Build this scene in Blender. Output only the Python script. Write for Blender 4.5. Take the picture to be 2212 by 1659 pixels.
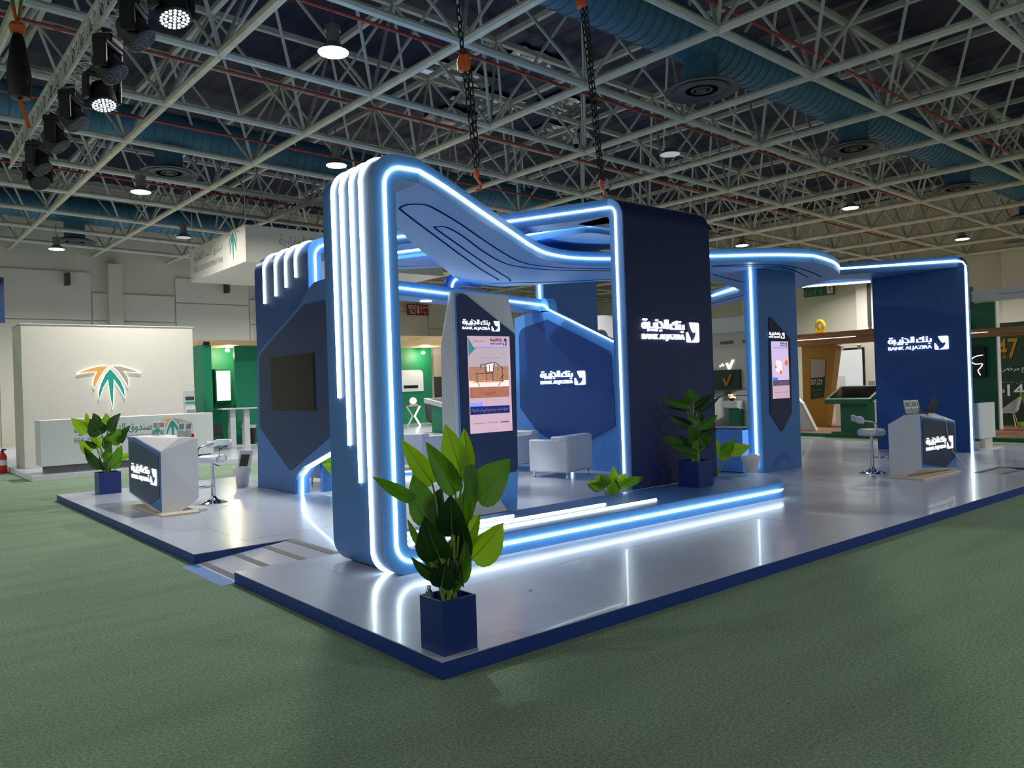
import bpy, bmesh, math, random
from mathutils import Vector, Matrix
random.seed(7)
for o in list(bpy.data.objects): bpy.data.objects.remove(o)
SC = bpy.context.scene; COL = SC.collection
# ---------------------------------------------------------------- camera
CAM = Vector((-2.732, -4.058, 1.8))
cam_r = Vector((0.7689, -0.6384, -0.0344)); cam_u = Vector((0.0248, -0.0239, 0.9994)); cam_f = Vector((0.6386, 0.7695, 0.0024))
cd = bpy.data.cameras.new('camera'); co = bpy.data.objects.new('camera', cd); COL.objects.link(co)
cd.sensor_width = 36.0; cd.lens = 36.0 * 1703.07 / 2212.0; cd.clip_end = 300
mat = Matrix((cam_r, cam_u, -cam_f)).transposed().to_4x4(); mat.translation = CAM
co.matrix_world = mat; SC.camera = co
# ---------------------------------------------------------------- world, exposure
w = bpy.data.worlds.new('hall_ambient'); SC.world = w; w.use_nodes = True
w.node_tree.nodes['Background'].inputs[0].default_value = (0.95, 0.97, 1.0, 1); w.node_tree.nodes['Background'].inputs[1].default_value = 0.33
SC.view_settings.view_transform = 'Standard'; SC.view_settings.look = 'None'; SC.view_settings.gamma = 1.0
SC.view_settings.exposure = 0.5; SC.view_settings.use_curve_mapping = False
LED_POWER = 6.8; LAMP_WATT = 235.0
# ---------------------------------------------------------------- materials
def srgb(r, g, b):
    f = lambda v: (v/255/12.92) if v/255 <= 0.04045 else ((v/255+0.055)/1.055)**2.4
    return (f(r), f(g), f(b), 1.0)
MATS = {}
def mat_p(name, rgb, rough=0.5, metal=0.0, var=0.05, scale=6.0, bump=0.0, bscale=80.0, spec=0.5, emit=None, estr=0.0, coat=0.0, stretch=None):
    m = bpy.data.materials.new(name); m.use_nodes = True; nt = m.node_tree; b = nt.nodes['Principled BSDF']
    c = srgb(*rgb)
    tc = nt.nodes.new('ShaderNodeTexCoord'); src = tc.outputs['Object']
    if stretch:
        mp = nt.nodes.new('ShaderNodeMapping'); mp.inputs['Scale'].default_value = stretch
        nt.links.new(src, mp.inputs[0]); src = mp.outputs[0]
    if var > 0:
        n = nt.nodes.new('ShaderNodeTexNoise'); n.inputs['Scale'].default_value = scale; n.inputs['Detail'].default_value = 3
        nt.links.new(src, n.inputs['Vector'])
        r = nt.nodes.new('ShaderNodeValToRGB')
        r.color_ramp.elements[0].position = 0.3; r.color_ramp.elements[1].position = 0.7
        r.color_ramp.elements[0].color = tuple(v*(1-var) for v in c[:3]) + (1,); r.color_ramp.elements[1].color = tuple(min(1, v*(1+var)) for v in c[:3]) + (1,)
        nt.links.new(n.outputs['Fac'], r.inputs[0]); nt.links.new(r.outputs[0], b.inputs['Base Color'])
    else: b.inputs['Base Color'].default_value = c
    b.inputs['Roughness'].default_value = rough; b.inputs['Metallic'].default_value = metal
    b.inputs['Specular IOR Level'].default_value = spec; b.inputs['Coat Weight'].default_value = coat
    if bump > 0:
        n2 = nt.nodes.new('ShaderNodeTexNoise'); n2.inputs['Scale'].default_value = bscale; n2.inputs['Detail'].default_value = 2
        nt.links.new(src, n2.inputs['Vector'])
        bp = nt.nodes.new('ShaderNodeBump'); bp.inputs['Strength'].default_value = bump; bp.inputs['Distance'].default_value = 0.02
        nt.links.new(n2.outputs['Fac'], bp.inputs['Height']); nt.links.new(bp.outputs[0], b.inputs['Normal'])
    if emit: b.inputs['Emission Color'].default_value = srgb(*emit); b.inputs['Emission Strength'].default_value = estr
    MATS[name] = m; return m
def mat_leaf(name, rgb, trans):
    m = bpy.data.materials.new(name); m.use_nodes = True; nt = m.node_tree; b = nt.nodes['Principled BSDF']; out = nt.nodes['Material Output']
    tc = nt.nodes.new('ShaderNodeTexCoord'); n = nt.nodes.new('ShaderNodeTexNoise'); n.inputs['Scale'].default_value = 9
    nt.links.new(tc.outputs['Object'], n.inputs['Vector']); r = nt.nodes.new('ShaderNodeValToRGB'); c = srgb(*rgb)
    r.color_ramp.elements[0].color = tuple(v*0.75 for v in c[:3]) + (1,); r.color_ramp.elements[1].color = tuple(v*1.25 for v in c[:3]) + (1,)
    nt.links.new(n.outputs['Fac'], r.inputs[0]); nt.links.new(r.outputs[0], b.inputs['Base Color']); b.inputs['Roughness'].default_value = 0.38
    t = nt.nodes.new('ShaderNodeBsdfTranslucent'); t.inputs[0].default_value = srgb(*trans)
    mx = nt.nodes.new('ShaderNodeMixShader'); mx.inputs[0].default_value = 0.42
    nt.links.new(b.outputs[0], mx.inputs[1]); nt.links.new(t.outputs[0], mx.inputs[2]); nt.links.new(mx.outputs[0], out.inputs[0])
    MATS[name] = m
def mat_carpet():
    m = mat_p('carpet', (120, 141, 118), 0.95, var=0.0, bump=0.0, spec=0.1); nt = m.node_tree; b = nt.nodes['Principled BSDF']
    tc = nt.nodes.new('ShaderNodeTexCoord')
    n = nt.nodes.new('ShaderNodeTexNoise'); n.inputs['Scale'].default_value = 55; n.inputs['Detail'].default_value = 4; n.inputs['Roughness'].default_value = 0.75
    n2 = nt.nodes.new('ShaderNodeTexNoise'); n2.inputs['Scale'].default_value = 1.2; n2.inputs['Detail'].default_value = 2
    mp = nt.nodes.new('ShaderNodeMapping'); mp.inputs['Scale'].default_value = (0.35, 2.2, 1); mp.inputs['Rotation'].default_value = (0, 0, 0.35)
    nt.links.new(tc.outputs['Object'], n.inputs['Vector']); nt.links.new(tc.outputs['Object'], mp.inputs[0]); nt.links.new(mp.outputs[0], n2.inputs['Vector'])
    r = nt.nodes.new('ShaderNodeValToRGB'); r.color_ramp.elements[0].position = 0.32; r.color_ramp.elements[1].position = 0.68
    r.color_ramp.elements[0].color = srgb(84, 106, 84); r.color_ramp.elements[1].color = srgb(146, 166, 142)
    nt.links.new(n.outputs['Fac'], r.inputs[0])
    mx = nt.nodes.new('ShaderNodeMix'); mx.data_type = 'RGBA'; mx.blend_type = 'MULTIPLY'; mx.inputs[0].default_value = 0.35
    r2 = nt.nodes.new('ShaderNodeValToRGB'); r2.color_ramp.elements[0].color = (0.62, 0.66, 0.62, 1); r2.color_ramp.elements[1].color = (1, 1, 1, 1)
    r2.color_ramp.elements[0].position = 0.35; r2.color_ramp.elements[1].position = 0.6
    nt.links.new(n2.outputs['Fac'], r2.inputs[0]); nt.links.new(r.outputs[0], mx.inputs[6]); nt.links.new(r2.outputs[0], mx.inputs[7])
    nt.links.new(mx.outputs[2], b.inputs['Base Color'])
    bp = nt.nodes.new('ShaderNodeBump'); bp.inputs['Strength'].default_value = 0.5; bp.inputs['Distance'].default_value = 0.01
    nt.links.new(n.outputs['Fac'], bp.inputs['Height']); nt.links.new(bp.outputs[0], b.inputs['Normal'])
def mat_wood(name, a, c, sc=(1, 14, 14)):
    m = mat_p(name, a, 0.55, var=0.0); nt = m.node_tree; b = nt.nodes['Principled BSDF']
    tc = nt.nodes.new('ShaderNodeTexCoord'); mp = nt.nodes.new('ShaderNodeMapping'); mp.inputs['Scale'].default_value = sc
    n = nt.nodes.new('ShaderNodeTexNoise'); n.inputs['Scale'].default_value = 1.3; n.inputs['Detail'].default_value = 5; n.inputs['Distortion'].default_value = 0.6
    r = nt.nodes.new('ShaderNodeValToRGB'); r.color_ramp.elements[0].position = 0.35; r.color_ramp.elements[1].position = 0.65
    r.color_ramp.elements[0].color = srgb(*a); r.color_ramp.elements[1].color = srgb(*c)
    nt.links.new(tc.outputs['Object'], mp.inputs[0]); nt.links.new(mp.outputs[0], n.inputs['Vector']); nt.links.new(n.outputs['Fac'], r.inputs[0]); nt.links.new(r.outputs[0], b.inputs['Base Color'])
mat_carpet()
mat_p('deck', (178, 184, 200), 0.24, var=0.04, scale=1.5, bump=0.02, bscale=3, coat=0.15)
mat_p('sky', (86, 152, 228), 0.42, var=0.03)
mat_p('royal', (66, 116, 180), 0.45, var=0.04)
mat_p('navy', (17, 36, 92), 0.5, var=0.08, scale=2.0, stretch=(3, 3, 0.2))
mat_p('deepblue', (26, 76, 146), 0.4, var=0.03)
mat_p('inknavy', (22, 48, 96), 0.35, var=0.03)
mat_p('panelnavy', (30, 40, 76), 0.3, var=0.03)
mat_p('potblue', (14, 42, 112), 0.35, var=0.03)
mat_p('fasciablue', (12, 48, 120), 0.45, var=0.05)
mat_p('white', (212, 214, 218), 0.35, var=0.01)
mat_p('offwhite', (206, 202, 192), 0.5, var=0.02)
mat_p('leatherette', (214, 219, 228), 0.38, var=0.02, bump=0.05, bscale=90)
mat_p('beige', (206, 190, 170), 0.5, var=0.02)
mat_p('chrome', (220, 222, 226), 0.08, metal=1.0, var=0.0)
mat_p('dark', (12, 12, 14), 0.4, var=0.0)
mat_p('blackgloss', (8, 8, 9), 0.12, var=0.0, spec=0.22)
mat_p('darkgrey', (60, 62, 64), 0.6, var=0.04)
mat_p('grip', (110, 112, 112), 0.8, var=0.1, scale=60)
mat_p('steel', (186, 188, 180), 0.5, var=0.12, scale=3.0)
mat_p('steelwarm', (204, 198, 178), 0.5, var=0.12, scale=3.0)
mat_p('alu', (206, 202, 194), 0.35, metal=0.1, var=0.05)
mat_p('duct', (62, 112, 138), 0.5, metal=0.15, var=0.15, scale=1.2, bump=0.15, bscale=10, stretch=(6, 0.6, 0.6))
mat_p('diffuser', (78, 82, 88), 0.6, var=0.1)
mat_p('redpipe', (150, 52, 48), 0.5, var=0.05)
mat_p('orange', (206, 92, 38), 0.5, var=0.05)
mat_p('slinggreen', (40, 140, 60), 0.7, var=0.05)
mat_p('housing', (120, 122, 120), 0.4, metal=0.6, var=0.03)
mat_p('wallpaint', (206, 201, 188), 0.75, var=0.03, scale=0.6)
mat_p('wallpanel', (214, 209, 198), 0.7, var=0.03, scale=0.8)
mat_p('foil', (170, 175, 185), 0.2, metal=0.9, var=0.1, bump=0.6, bscale=5)
mat_p('groove', (14, 44, 120), 0.9, var=0.0, spec=0.0)
mat_p('roofdeck', (22, 28, 66), 0.5, metal=0.2, var=0.2, scale=1.0)
mat_p('green', (22, 132, 96), 0.5, var=0.03)
mat_p('kioskgreen', (14, 96, 68), 0.4, var=0.03)
mat_p('boardgreen', (22, 52, 36), 0.6, var=0.05)
mat_p('mustard', (172, 124, 22), 0.45, var=0.05)
mat_p('yellow', (246, 200, 30), 0.45, var=0.02)
mat_p('teal', (34, 150, 134), 0.5, var=0.02)
mat_p('amber', (232, 168, 84), 0.5, var=0.02)
mat_p('taupe', (176, 162, 150), 0.5, var=0.02)
mat_p('tealink', (30, 120, 110), 0.6, var=0.0)
mat_p('greyink', (130, 138, 136), 0.6, var=0.0)
mat_p('redsign', (122, 22, 34), 0.5, var=0.02)
mat_p('exitgreen', (20, 92, 74), 0.5, var=0.02)
mat_p('red', (190, 20, 22), 0.3, var=0.03)
mat_p('soil', (40, 30, 22), 0.9, var=0.2, scale=30, bump=0.5)
mat_p('stalk', (120, 150, 60), 0.5, var=0.08)
mat_p('binbag', (222, 224, 222), 0.35, var=0.03, bump=0.4, bscale=18)
mat_p('clear', (220, 232, 236), 0.05, var=0.0); MATS['clear'].node_tree.nodes['Principled BSDF'].inputs['Transmission Weight'].default_value = 0.85
mat_p('paper', (220, 220, 222), 0.6, var=0.05)
mat_p('ink', (36, 40, 60), 0.6, var=0.0)
mat_p('blueink', (40, 100, 200), 0.6, var=0.0)
mat_wood('wood', (140, 92, 56), (186, 136, 92), (0.5, 0.5, 9))
mat_wood('woodfloor', (96, 62, 38), (132, 90, 56), (0.6, 5, 5))
mat_wood('pinewood', (206, 172, 124), (226, 196, 152), (1, 1, 8))
mat_p('led', (244, 255, 250), 0.4, var=0.0, emit=(240, 255, 250), estr=LED_POWER)
mat_p('signlight', (255, 255, 255), 0.4, var=0.0, emit=(245, 250, 255), estr=1.5)
mat_p('softsign', (238, 242, 248), 0.4, var=0.0, emit=(240, 245, 255), estr=0.7)
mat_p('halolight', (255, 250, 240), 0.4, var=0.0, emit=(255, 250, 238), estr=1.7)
mat_p('lampdisc', (255, 255, 255), 0.4, var=0.0, emit=(255, 253, 240), estr=14.0)
mat_p('bulb', (255, 240, 210), 0.4, var=0.0, emit=(255, 232, 190), estr=20.0)
mat_p('headlens', (235, 240, 250), 0.3, var=0.0, emit=(235, 240, 255), estr=0.9)
mat_p('violet', (120, 70, 230), 0.4, var=0.0, emit=(110, 60, 230), estr=0.8)
mat_p('screenwhite', (230, 240, 245), 0.3, var=0.0, emit=(214, 238, 240), estr=0.75)
mat_p('scrgrey', (190, 196, 200), 0.3, var=0.0, emit=(190, 198, 200), estr=0.35)
mat_p('adpink', (226, 190, 206), 0.3, var=0.0, emit=(222, 184, 200), estr=0.42)
mat_p('adsky', (206, 190, 200), 0.3, var=0.06, scale=2, emit=(206, 186, 196), estr=0.4)
mat_p('adsand', (200, 140, 110), 0.3, var=0.2, scale=6, emit=(206, 150, 122), estr=0.35)
mat_p('adclay', (190, 110, 86), 0.3, var=0.2, scale=8, emit=(196, 128, 104), estr=0.38)
mat_p('adsheet', (236, 222, 216), 0.3, var=0.0, emit=(236, 220, 214), estr=0.7)
mat_p('adnavy', (22, 30, 96), 0.3, var=0.0, emit=(22, 30, 110), estr=0.5)
mat_p('adblue', (60, 130, 230), 0.3, var=0.0, emit=(60, 130, 230), estr=0.6)
mat_p('adteal', (60, 150, 150), 0.3, var=0.0, emit=(60, 150, 150), estr=0.4)
mat_p('adlilac', (220, 200, 238), 0.3, var=0.0, emit=(222, 200, 240), estr=0.5)
mat_p('adorange', (226, 110, 60), 0.3, var=0.2, scale=20, emit=(226, 110, 60), estr=0.6)
mat_p('admauve', (110, 84, 120), 0.3, var=0.0, emit=(110, 84, 120), estr=0.4)
mat_leaf('leaf_backlit', (120, 160, 24), (176, 220, 10)); mat_leaf('leaf_mid', (58, 108, 30), (110, 170, 14)); mat_leaf('leaf_shaded', (28, 62, 30), (50, 90, 20))  # one foliage; backlight and shade are put into the leaf colours
# ---------------------------------------------------------------- mesh helpers
def V(*a): return Vector(a)
def box(bm, x0, x1, y0, y1, z0, z1, M=None):
    vs = [bm.verts.new((x, y, z)) for z in (z0, z1) for y in (y0, y1) for x in (x0, x1)]
    if M is not None:
        for v in vs: v.co = M @ v.co
    for f in ((0, 2, 3, 1), (4, 5, 7, 6), (0, 1, 5, 4), (2, 6, 7, 3), (0, 4, 6, 2), (1, 3, 7, 5)): bm.faces.new([vs[i] for i in f])
def prism(bm, pts, plane, a, b):
    f = {'xz': lambda p, t: (p[0], t, p[1]), 'yz': lambda p, t: (t, p[0], p[1]), 'xy': lambda p, t: (p[0], p[1], t)}[plane]
    A = [bm.verts.new(f(p, a)) for p in pts]; B = [bm.verts.new(f(p, b)) for p in pts]; n = len(pts)
    bm.faces.new(A); bm.faces.new(B[::-1])
    for i in range(n): bm.faces.new((A[i], B[i], B[(i+1) % n], A[(i+1) % n]))
def rnd(pts, n=7):
    "polygon corners (x, y, radius) -> rounded outline"
    out = []; N = len(pts)
    for i, p in enumerate(pts):
        P0 = Vector(p[:2]); r = p[2] if len(p) > 2 else 0
        if r <= 0: out.append(tuple(P0)); continue
        A = Vector(pts[i-1][:2]) - P0; B = Vector(pts[(i+1) % N][:2]) - P0
        ang = A.angle(B); t = min(r / math.tan(ang/2), A.length*0.49, B.length*0.49); rr = t * math.tan(ang/2)
        A.normalize(); B.normalize(); bis = (A+B).normalized(); C = P0 + bis * (rr / math.sin(ang/2))
        s = P0 + A*t - C; e = P0 + B*t - C
        a0 = math.atan2(s.y, s.x); a1 = math.atan2(e.y, e.x); d = (a1-a0+math.pi) % (2*math.pi) - math.pi
        for k in range(n+1):
            a = a0 + d*k/n; out.append((C.x+rr*math.cos(a), C.y+rr*math.sin(a)))
    return out
def cr(pts, n=6):
    P = [Vector(p) for p in pts]; out = []
    for i in range(len(P)-1):
        p0 = P[max(i-1, 0)]; p1 = P[i]; p2 = P[i+1]; p3 = P[min(i+2, len(P)-1)]
        for k in range(n):
            t = k/n; out.append(0.5*((2*p1)+(p2-p0)*t+(2*p0-5*p1+4*p2-p3)*t*t+(3*p1-p0-3*p2+p3)*t**3))
    out.append(P[-1]); return out
def tube(bm, pts, r, n=8, caps=True, rr=None):
    pts = [Vector(p) for p in pts]; rings = []; prev = None
    for i, p in enumerate(pts):
        if i == 0: t = pts[1]-p
        elif i == len(pts)-1: t = p-pts[i-1]
        else: t = (pts[i+1]-p).normalized()+(p-pts[i-1]).normalized()
        t = t.normalized()
        if prev is None:
            u = t.cross(Vector((0, 0, 1)))
            if u.length < 1e-3: u = t.cross(Vector((1, 0, 0)))
        else:
            u = prev - t*prev.dot(t)
            if u.length < 1e-4: u = t.cross(Vector((0, 0, 1)))
        u.normalize(); prev = u; v = t.cross(u); R = rr[i] if rr else r
        rings.append([bm.verts.new(p+(u*math.cos(2*math.pi*k/n)+v*math.sin(2*math.pi*k/n))*R) for k in range(n)])
    for a, b in zip(rings, rings[1:]):
        for k in range(n): bm.faces.new((a[k], a[(k+1) % n], b[(k+1) % n], b[k]))
    if caps: bm.faces.new(rings[0][::-1]); bm.faces.new(rings[-1])
def lathe(bm, prof, n=20, c=(0, 0, 0), M=None):
    rings = []
    for r, z in prof:
        rings.append([bm.verts.new((c[0]+r*math.cos(2*math.pi*k/n), c[1]+r*math.sin(2*math.pi*k/n), c[2]+z)) for k in range(n)])
    if M is not None:
        for R in rings:
            for v in R: v.co = M @ v.co
    for a, b in zip(rings, rings[1:]):
        for k in range(n): bm.faces.new((a[k], a[(k+1) % n], b[(k+1) % n], b[k]))
    if prof[0][0] > 1e-4: bm.faces.new(rings[0][::-1])
    if prof[-1][0] > 1e-4: bm.faces.new(rings[-1])
def BM(): return bmesh.new()
def obj(name, bm, m, parent=None, smooth=False, bevel=0.0, loc=None):
    me = bpy.data.meshes.new(name); bmesh.ops.remove_doubles(bm, verts=bm.verts, dist=1e-5); bmesh.ops.recalc_face_normals(bm, faces=bm.faces); bm.to_mesh(me); bm.free()
    me.materials.append(MATS[m] if isinstance(m, str) else m)
    if smooth:
        for p in me.polygons: p.use_smooth = True
        try: me.set_sharp_from_angle(angle=math.radians(38))
        except Exception: pass
    o = bpy.data.objects.new(name, me); COL.objects.link(o)
    if parent: o.parent = parent
    if loc: o.location = loc
    if bevel > 0:
        b = o.modifiers.new('bevel', 'BEVEL'); b.width = bevel; b.segments = 2; b.limit_method = 'ANGLE'
    return o
def ob(name, m, parent, fn, *a, smooth=False, bevel=0.0, **k):
    bm = BM(); fn(bm, *a, **k); return obj(name, bm, m, parent, smooth, bevel)
def inst(name, me, parent, M):
    o = bpy.data.objects.new(name, me); COL.objects.link(o); o.parent = parent; o.matrix_local = M; return o
def tag(o, label, cat, group=None, kind=None):
    o['label'] = label; o['category'] = cat
    if group: o['group'] = group
    if kind: o['kind'] = kind
    return o
def thing(name, label, cat, loc=(0, 0, 0), rz=0, group=None, kind=None):
    o = bpy.data.objects.new(name, None); COL.objects.link(o); o.location = loc; o.rotation_euler = (0, 0, rz); o.empty_display_size = 0.1
    return tag(o, label, cat, group, kind)
def dup(root, loc, rz, label, group=None):
    r = root.copy(); COL.objects.link(r); r.location = loc; r.rotation_euler = (0, 0, rz); r['label'] = label
    if group: r['group'] = group
    for ch in list(root.children):
        c = ch.copy(); COL.objects.link(c); c.parent = r
        for g in ch.children:
            d = g.copy(); COL.objects.link(d); d.parent = c
    return r
def led(parent, pts, r=0.014, name='led_strip', m='led'):
    bm = BM(); tube(bm, pts, r, 6); return obj(name, bm, m, parent, True)
# text -----------------------------------------------------------
_AR = {'ا': (0xFE8D, 2), 'ب': (0xFE8F, 4), 'ة': (0xFE93, 2), 'ت': (0xFE95, 4), 'ث': (0xFE99, 4), 'ج': (0xFE9D, 4), 'ح': (0xFEA1, 4), 'خ': (0xFEA5, 4), 'د': (0xFEA9, 2), 'ذ': (0xFEAB, 2), 'ر': (0xFEAD, 2), 'ز': (0xFEAF, 2), 'س': (0xFEB1, 4), 'ش': (0xFEB5, 4), 'ص': (0xFEB9, 4), 'ض': (0xFEBD, 4), 'ط': (0xFEC1, 4), 'ظ': (0xFEC5, 4), 'ع': (0xFEC9, 4), 'غ': (0xFECD, 4), 'ف': (0xFED1, 4), 'ق': (0xFED5, 4), 'ك': (0xFED9, 4), 'ل': (0xFEDD, 4), 'م': (0xFEE1, 4), 'ن': (0xFEE5, 4), 'ه': (0xFEE9, 4), 'و': (0xFEED, 2), 'ى': (0xFEEF, 2), 'ي': (0xFEF1, 4), 'أ': (0xFE83, 2), 'ﻻ': (0xFEFB, 2)}
def arabic(s):
    s = s.replace('لا', 'ﻻ'); out = ''
    for i, ch in enumerate(s):
        if ch not in _AR: out += ch; continue
        b, n = _AR[ch]; pj = i > 0 and s[i-1] in _AR and _AR[s[i-1]][1] == 4; nj = n == 4 and i+1 < len(s) and s[i+1] in _AR
        out += chr(b + (3 if pj and nj else 1 if pj else 2 if nj else 0))
    return out[::-1]
def text_bm(s, width=None, height=None, bold=0.0, ext=0.0):
    "lettering in the XY plane, lower left at the origin, fitted to width and/or height"
    c = bpy.data.curves.new('t', 'FONT'); c.body = s; c.resolution_u = 2; c.offset = bold; c.extrude = 0.05 if ext else 0
    o = bpy.data.objects.new('t', c); COL.objects.link(o); bpy.context.view_layer.update()
    me = bpy.data.meshes.new_from_object(o.evaluated_get(bpy.context.evaluated_depsgraph_get()))
    bpy.data.objects.remove(o); bpy.data.curves.remove(c)
    bm = BM(); bm.from_mesh(me); bpy.data.meshes.remove(me)
    if not bm.verts: return bm
    xs = [v.co.x for v in bm.verts]; ys = [v.co.y for v in bm.verts]; x0, y0 = min(xs), min(ys); W = max(xs)-x0; H = max(ys)-y0
    sx = width/W if width else height/H; sy = height/H if height else sx
    for v in bm.verts: v.co = Vector(((v.co.x-x0)*sx, (v.co.y-y0)*sy, (v.co.z/0.05*ext if ext else 0)))
    return bm
def face(org, nrm):
    "frame on a wall: '-y' reads along +X, '-x' reads along -Y"
    c = {'-y': ((1, 0, 0), (0, 0, 1), (0, -1, 0)), '-x': ((0, -1, 0), (0, 0, 1), (-1, 0, 0))}[nrm]
    M = Matrix(c).transposed().to_4x4(); M.translation = Vector(org); return M
def put(name, bm, m, parent, M):
    bm.transform(M); return obj(name, bm, m, parent)
def flat(bm, pts, z=0.0, t=0.0):
    if t: prism(bm, pts, 'xy', z, z+t)
    else: bm.faces.new([bm.verts.new((p[0], p[1], z)) for p in pts])
# ---------------------------------------------------------------- bank logo (lettering and emblem)
def stroke(bm, pts, w, z0, z1, n=5):
    "flat round-ended pen stroke"
    pts = [Vector(p) for p in pts]; L = []; R = []
    for i, p in enumerate(pts):
        d = (pts[min(i+1, len(pts)-1)]-pts[max(i-1, 0)]).normalized(); nn = Vector((-d.y, d.x))*w/2; L.append(p+nn); R.append(p-nn)
    def cap(c, a, s): return [c+Vector((math.cos(a+s*math.pi*k/n), math.sin(a+s*math.pi*k/n)))*w/2 for k in range(1, n)]
    d1 = (pts[-1]-pts[-2]); d0 = (pts[0]-pts[1])
    out = L+cap(pts[-1], math.atan2(d1.y, d1.x)+math.pi/2, -1)+R[::-1]+cap(pts[0], math.atan2(d0.y, d0.x)+math.pi/2, -1)
    prism(bm, [(q.x, q.y) for q in out], 'xy', z0, z1)
def disc(bm, c, r, z0, z1, n=10): prism(bm, [(c[0]+r*math.cos(2*math.pi*k/n), c[1]+r*math.sin(2*math.pi*k/n)) for k in range(n)], 'xy', z0, z1)
def logo(parent, org, nrm, W, m='signlight', depth=0.02, ink2=None, label=None, H=None):
    "two-line bank lettering with its square emblem; W = overall width"
    S = W/1790.0; SY = (H/680.0) if H else S; M = face(org, nrm) @ Matrix.Diagonal((S, SY, 1, 1))
    X = lambda x, y: (x-225, 845-y)
    root = bpy.data.objects.new('bank_sign', None); COL.objects.link(root); root.parent = parent
    root['label'] = label or 'white raised Arabic and Latin bank lettering with square dhow emblem'
    a = BM(); t0, t1 = 0.0, depth
    ring = [(305+62*math.cos(2*math.pi*k/16), 372+76*math.sin(2*math.pi*k/16)) for k in range(17)]
    for i in range(16): stroke(a, [X(*ring[i]), X(*ring[i+1])], 50, t0, t1, 3)
    for s in ([(430, 285), (430, 440), (412, 520)], [(430, 425), (600, 428)], [(600, 300), (600, 428)], [(672, 295), (672, 440), (655, 520)], [(672, 428), (950, 432)],
              [(752, 258), (800, 275), (845, 340), (862, 425)], [(945, 205), (945, 432)], [(1005, 205), (1005, 445)], [(1112, 325), (1112, 450)], [(1112, 450), (1515, 450)],
              [(1295, 225), (1295, 450)], [(1235, 255), (1190, 270), (1185, 315), (1235, 325)], [(1400, 325), (1400, 450)], [(1515, 335), (1515, 450)]):
        stroke(a, [X(*p) for p in s], 42, t0, t1)
    for c in ((283, 205), (345, 205), (672, 215), (525, 500), (580, 500), (790, 510), (1400, 245), (1470, 535)): disc(a, X(*c), 32, t0, t1)
    put('arabic_lettering', a, m, root, M)
    b = text_bm('BANK ALJAZIRA', 1310, 205, bold=0.004, ext=depth)
    for v in b.verts: v.co = Vector((v.co.x, v.co.y+30, v.co.z))
    put('latin_lettering', b, m, root, M)
    e = BM()
    up = [(1730, 240)] + [(1970, 240), (2000, 255), (2015, 290), (2015, 800), (2000, 835), (1970, 845), (1742, 845)] + [(1800, 800), (1870, 745), (1915, 670), (1945, 575), (1938, 540), (1915, 528), (1850, 548), (1815, 500), (1780, 420), (1750, 330)]
    prism(e, [X(*p) for p in up], 'xy', t0, t1)
    prism(e, [X(*p) for p in [(1622, 560), (1630, 532), (1645, 545), (1675, 625), (1712, 700), (1732, 790), (1734, 845), (1660, 845), (1632, 830), (1622, 795)]], 'xy', t0, t1)
    put('emblem', e, ink2 or m, root, M)
    return root
PZ = 0.1133
# ---------------------------------------------------------------- hall floor and walls
bm = BM(); box(bm, -45, 60, -45, 45, -0.1, 0.0); fl = obj('floor', bm, 'carpet'); tag(fl, 'mottled green-grey carpet covering the exhibition hall floor', 'floor', kind='structure')
wb = thing('wall_back', 'beige hall wall behind the white stand, with pale cladding panels', 'wall', kind='structure')
ob('wall_body', 'wallpaint', wb, box, -40, 37, 33.0, 33.4, 0, 12.5)
for i in range(14):                                                   # cladding panels, joints left open
    x0 = -12+i*3.4; ob('cladding_panel', 'wallpanel', wb, box, x0+0.03, x0+3.37, 32.93, 33.0, 5.2 if i % 3 else 6.1, 6.35 if i % 2 else 7.2)
    ob('cladding_panel', 'wallpanel', wb, box, x0+0.03, x0+3.37, 32.93, 33.0, 0, 5.15 if i % 3 else 6.05)
for x in (5.6, 12.2, 19.0, 26): ob('wall_column', 'wallpaint', wb, box, x, x+0.55, 32.6, 33.0, 0, 7.6); ob('bracket', 'darkgrey', wb, box, x-1.6, x-1.45, 32.5, 33.0, 6.6, 7.1)
wr = thing('wall_right', 'beige hall wall far right behind the wooden-beamed stand', 'wall', kind='structure')
ob('wall_body', 'wallpaint', wr, box, 36, 36.4, -40, 33.4, 0, 12.5)
for y in (8.1, 14.6, 21.2): ob('wall_column', 'wallpanel', wr, box, 35.6, 36.0, y-0.5, y+0.5, 0, 7.2)
ob('rain_pipe', 'darkgrey', wr, box, 35.5, 35.6, 14.35, 14.5, 4.1, 6.4)
def hall_sign(name, label, cat, y_face, x0, x1, z0, z1, m): pass
sg = thing('fire_exit_sign', 'dark red fire exit sign with white arrow on back wall', 'sign')
ob('sign_plate', 'redsign', sg, box, 20.5, 21.85, 32.6, 32.7, 5.88, 6.47)
put('lettering', text_bm('FIRE EXIT', 0.5, 0.24, bold=0.01), 'paper', sg, face((20.55, 32.595, 6.18), '-y')); put('number', text_bm('No.7', 0.42, 0.2, bold=0.01), 'paper', sg, face((20.62, 32.595, 5.93), '-y'))
put('arabic_lettering', text_bm(arabic('مخرج'), 0.5, 0.24, bold=0.006), 'paper', sg, face((21.3, 32.595, 6.18), '-y')); put('arabic_number', text_bm('٧ ع', 0.36, 0.2, bold=0.006), 'paper', sg, face((21.35, 32.595, 5.93), '-y'))
bm = BM(); flat(bm, [(0, -0.24), (0.1, -0.1), (0.04, -0.1), (0.04, 0.24), (-0.04, 0.24), (-0.04, -0.1), (-0.1, -0.1)]); put('arrow', bm, 'paper', sg, face((21.17, 32.595, 6.17), '-y'))
ob('hanger', 'darkgrey', sg, tube, [(21.1, 32.65, 6.47), (21.1, 32.65, 7.4)], 0.015)
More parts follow.
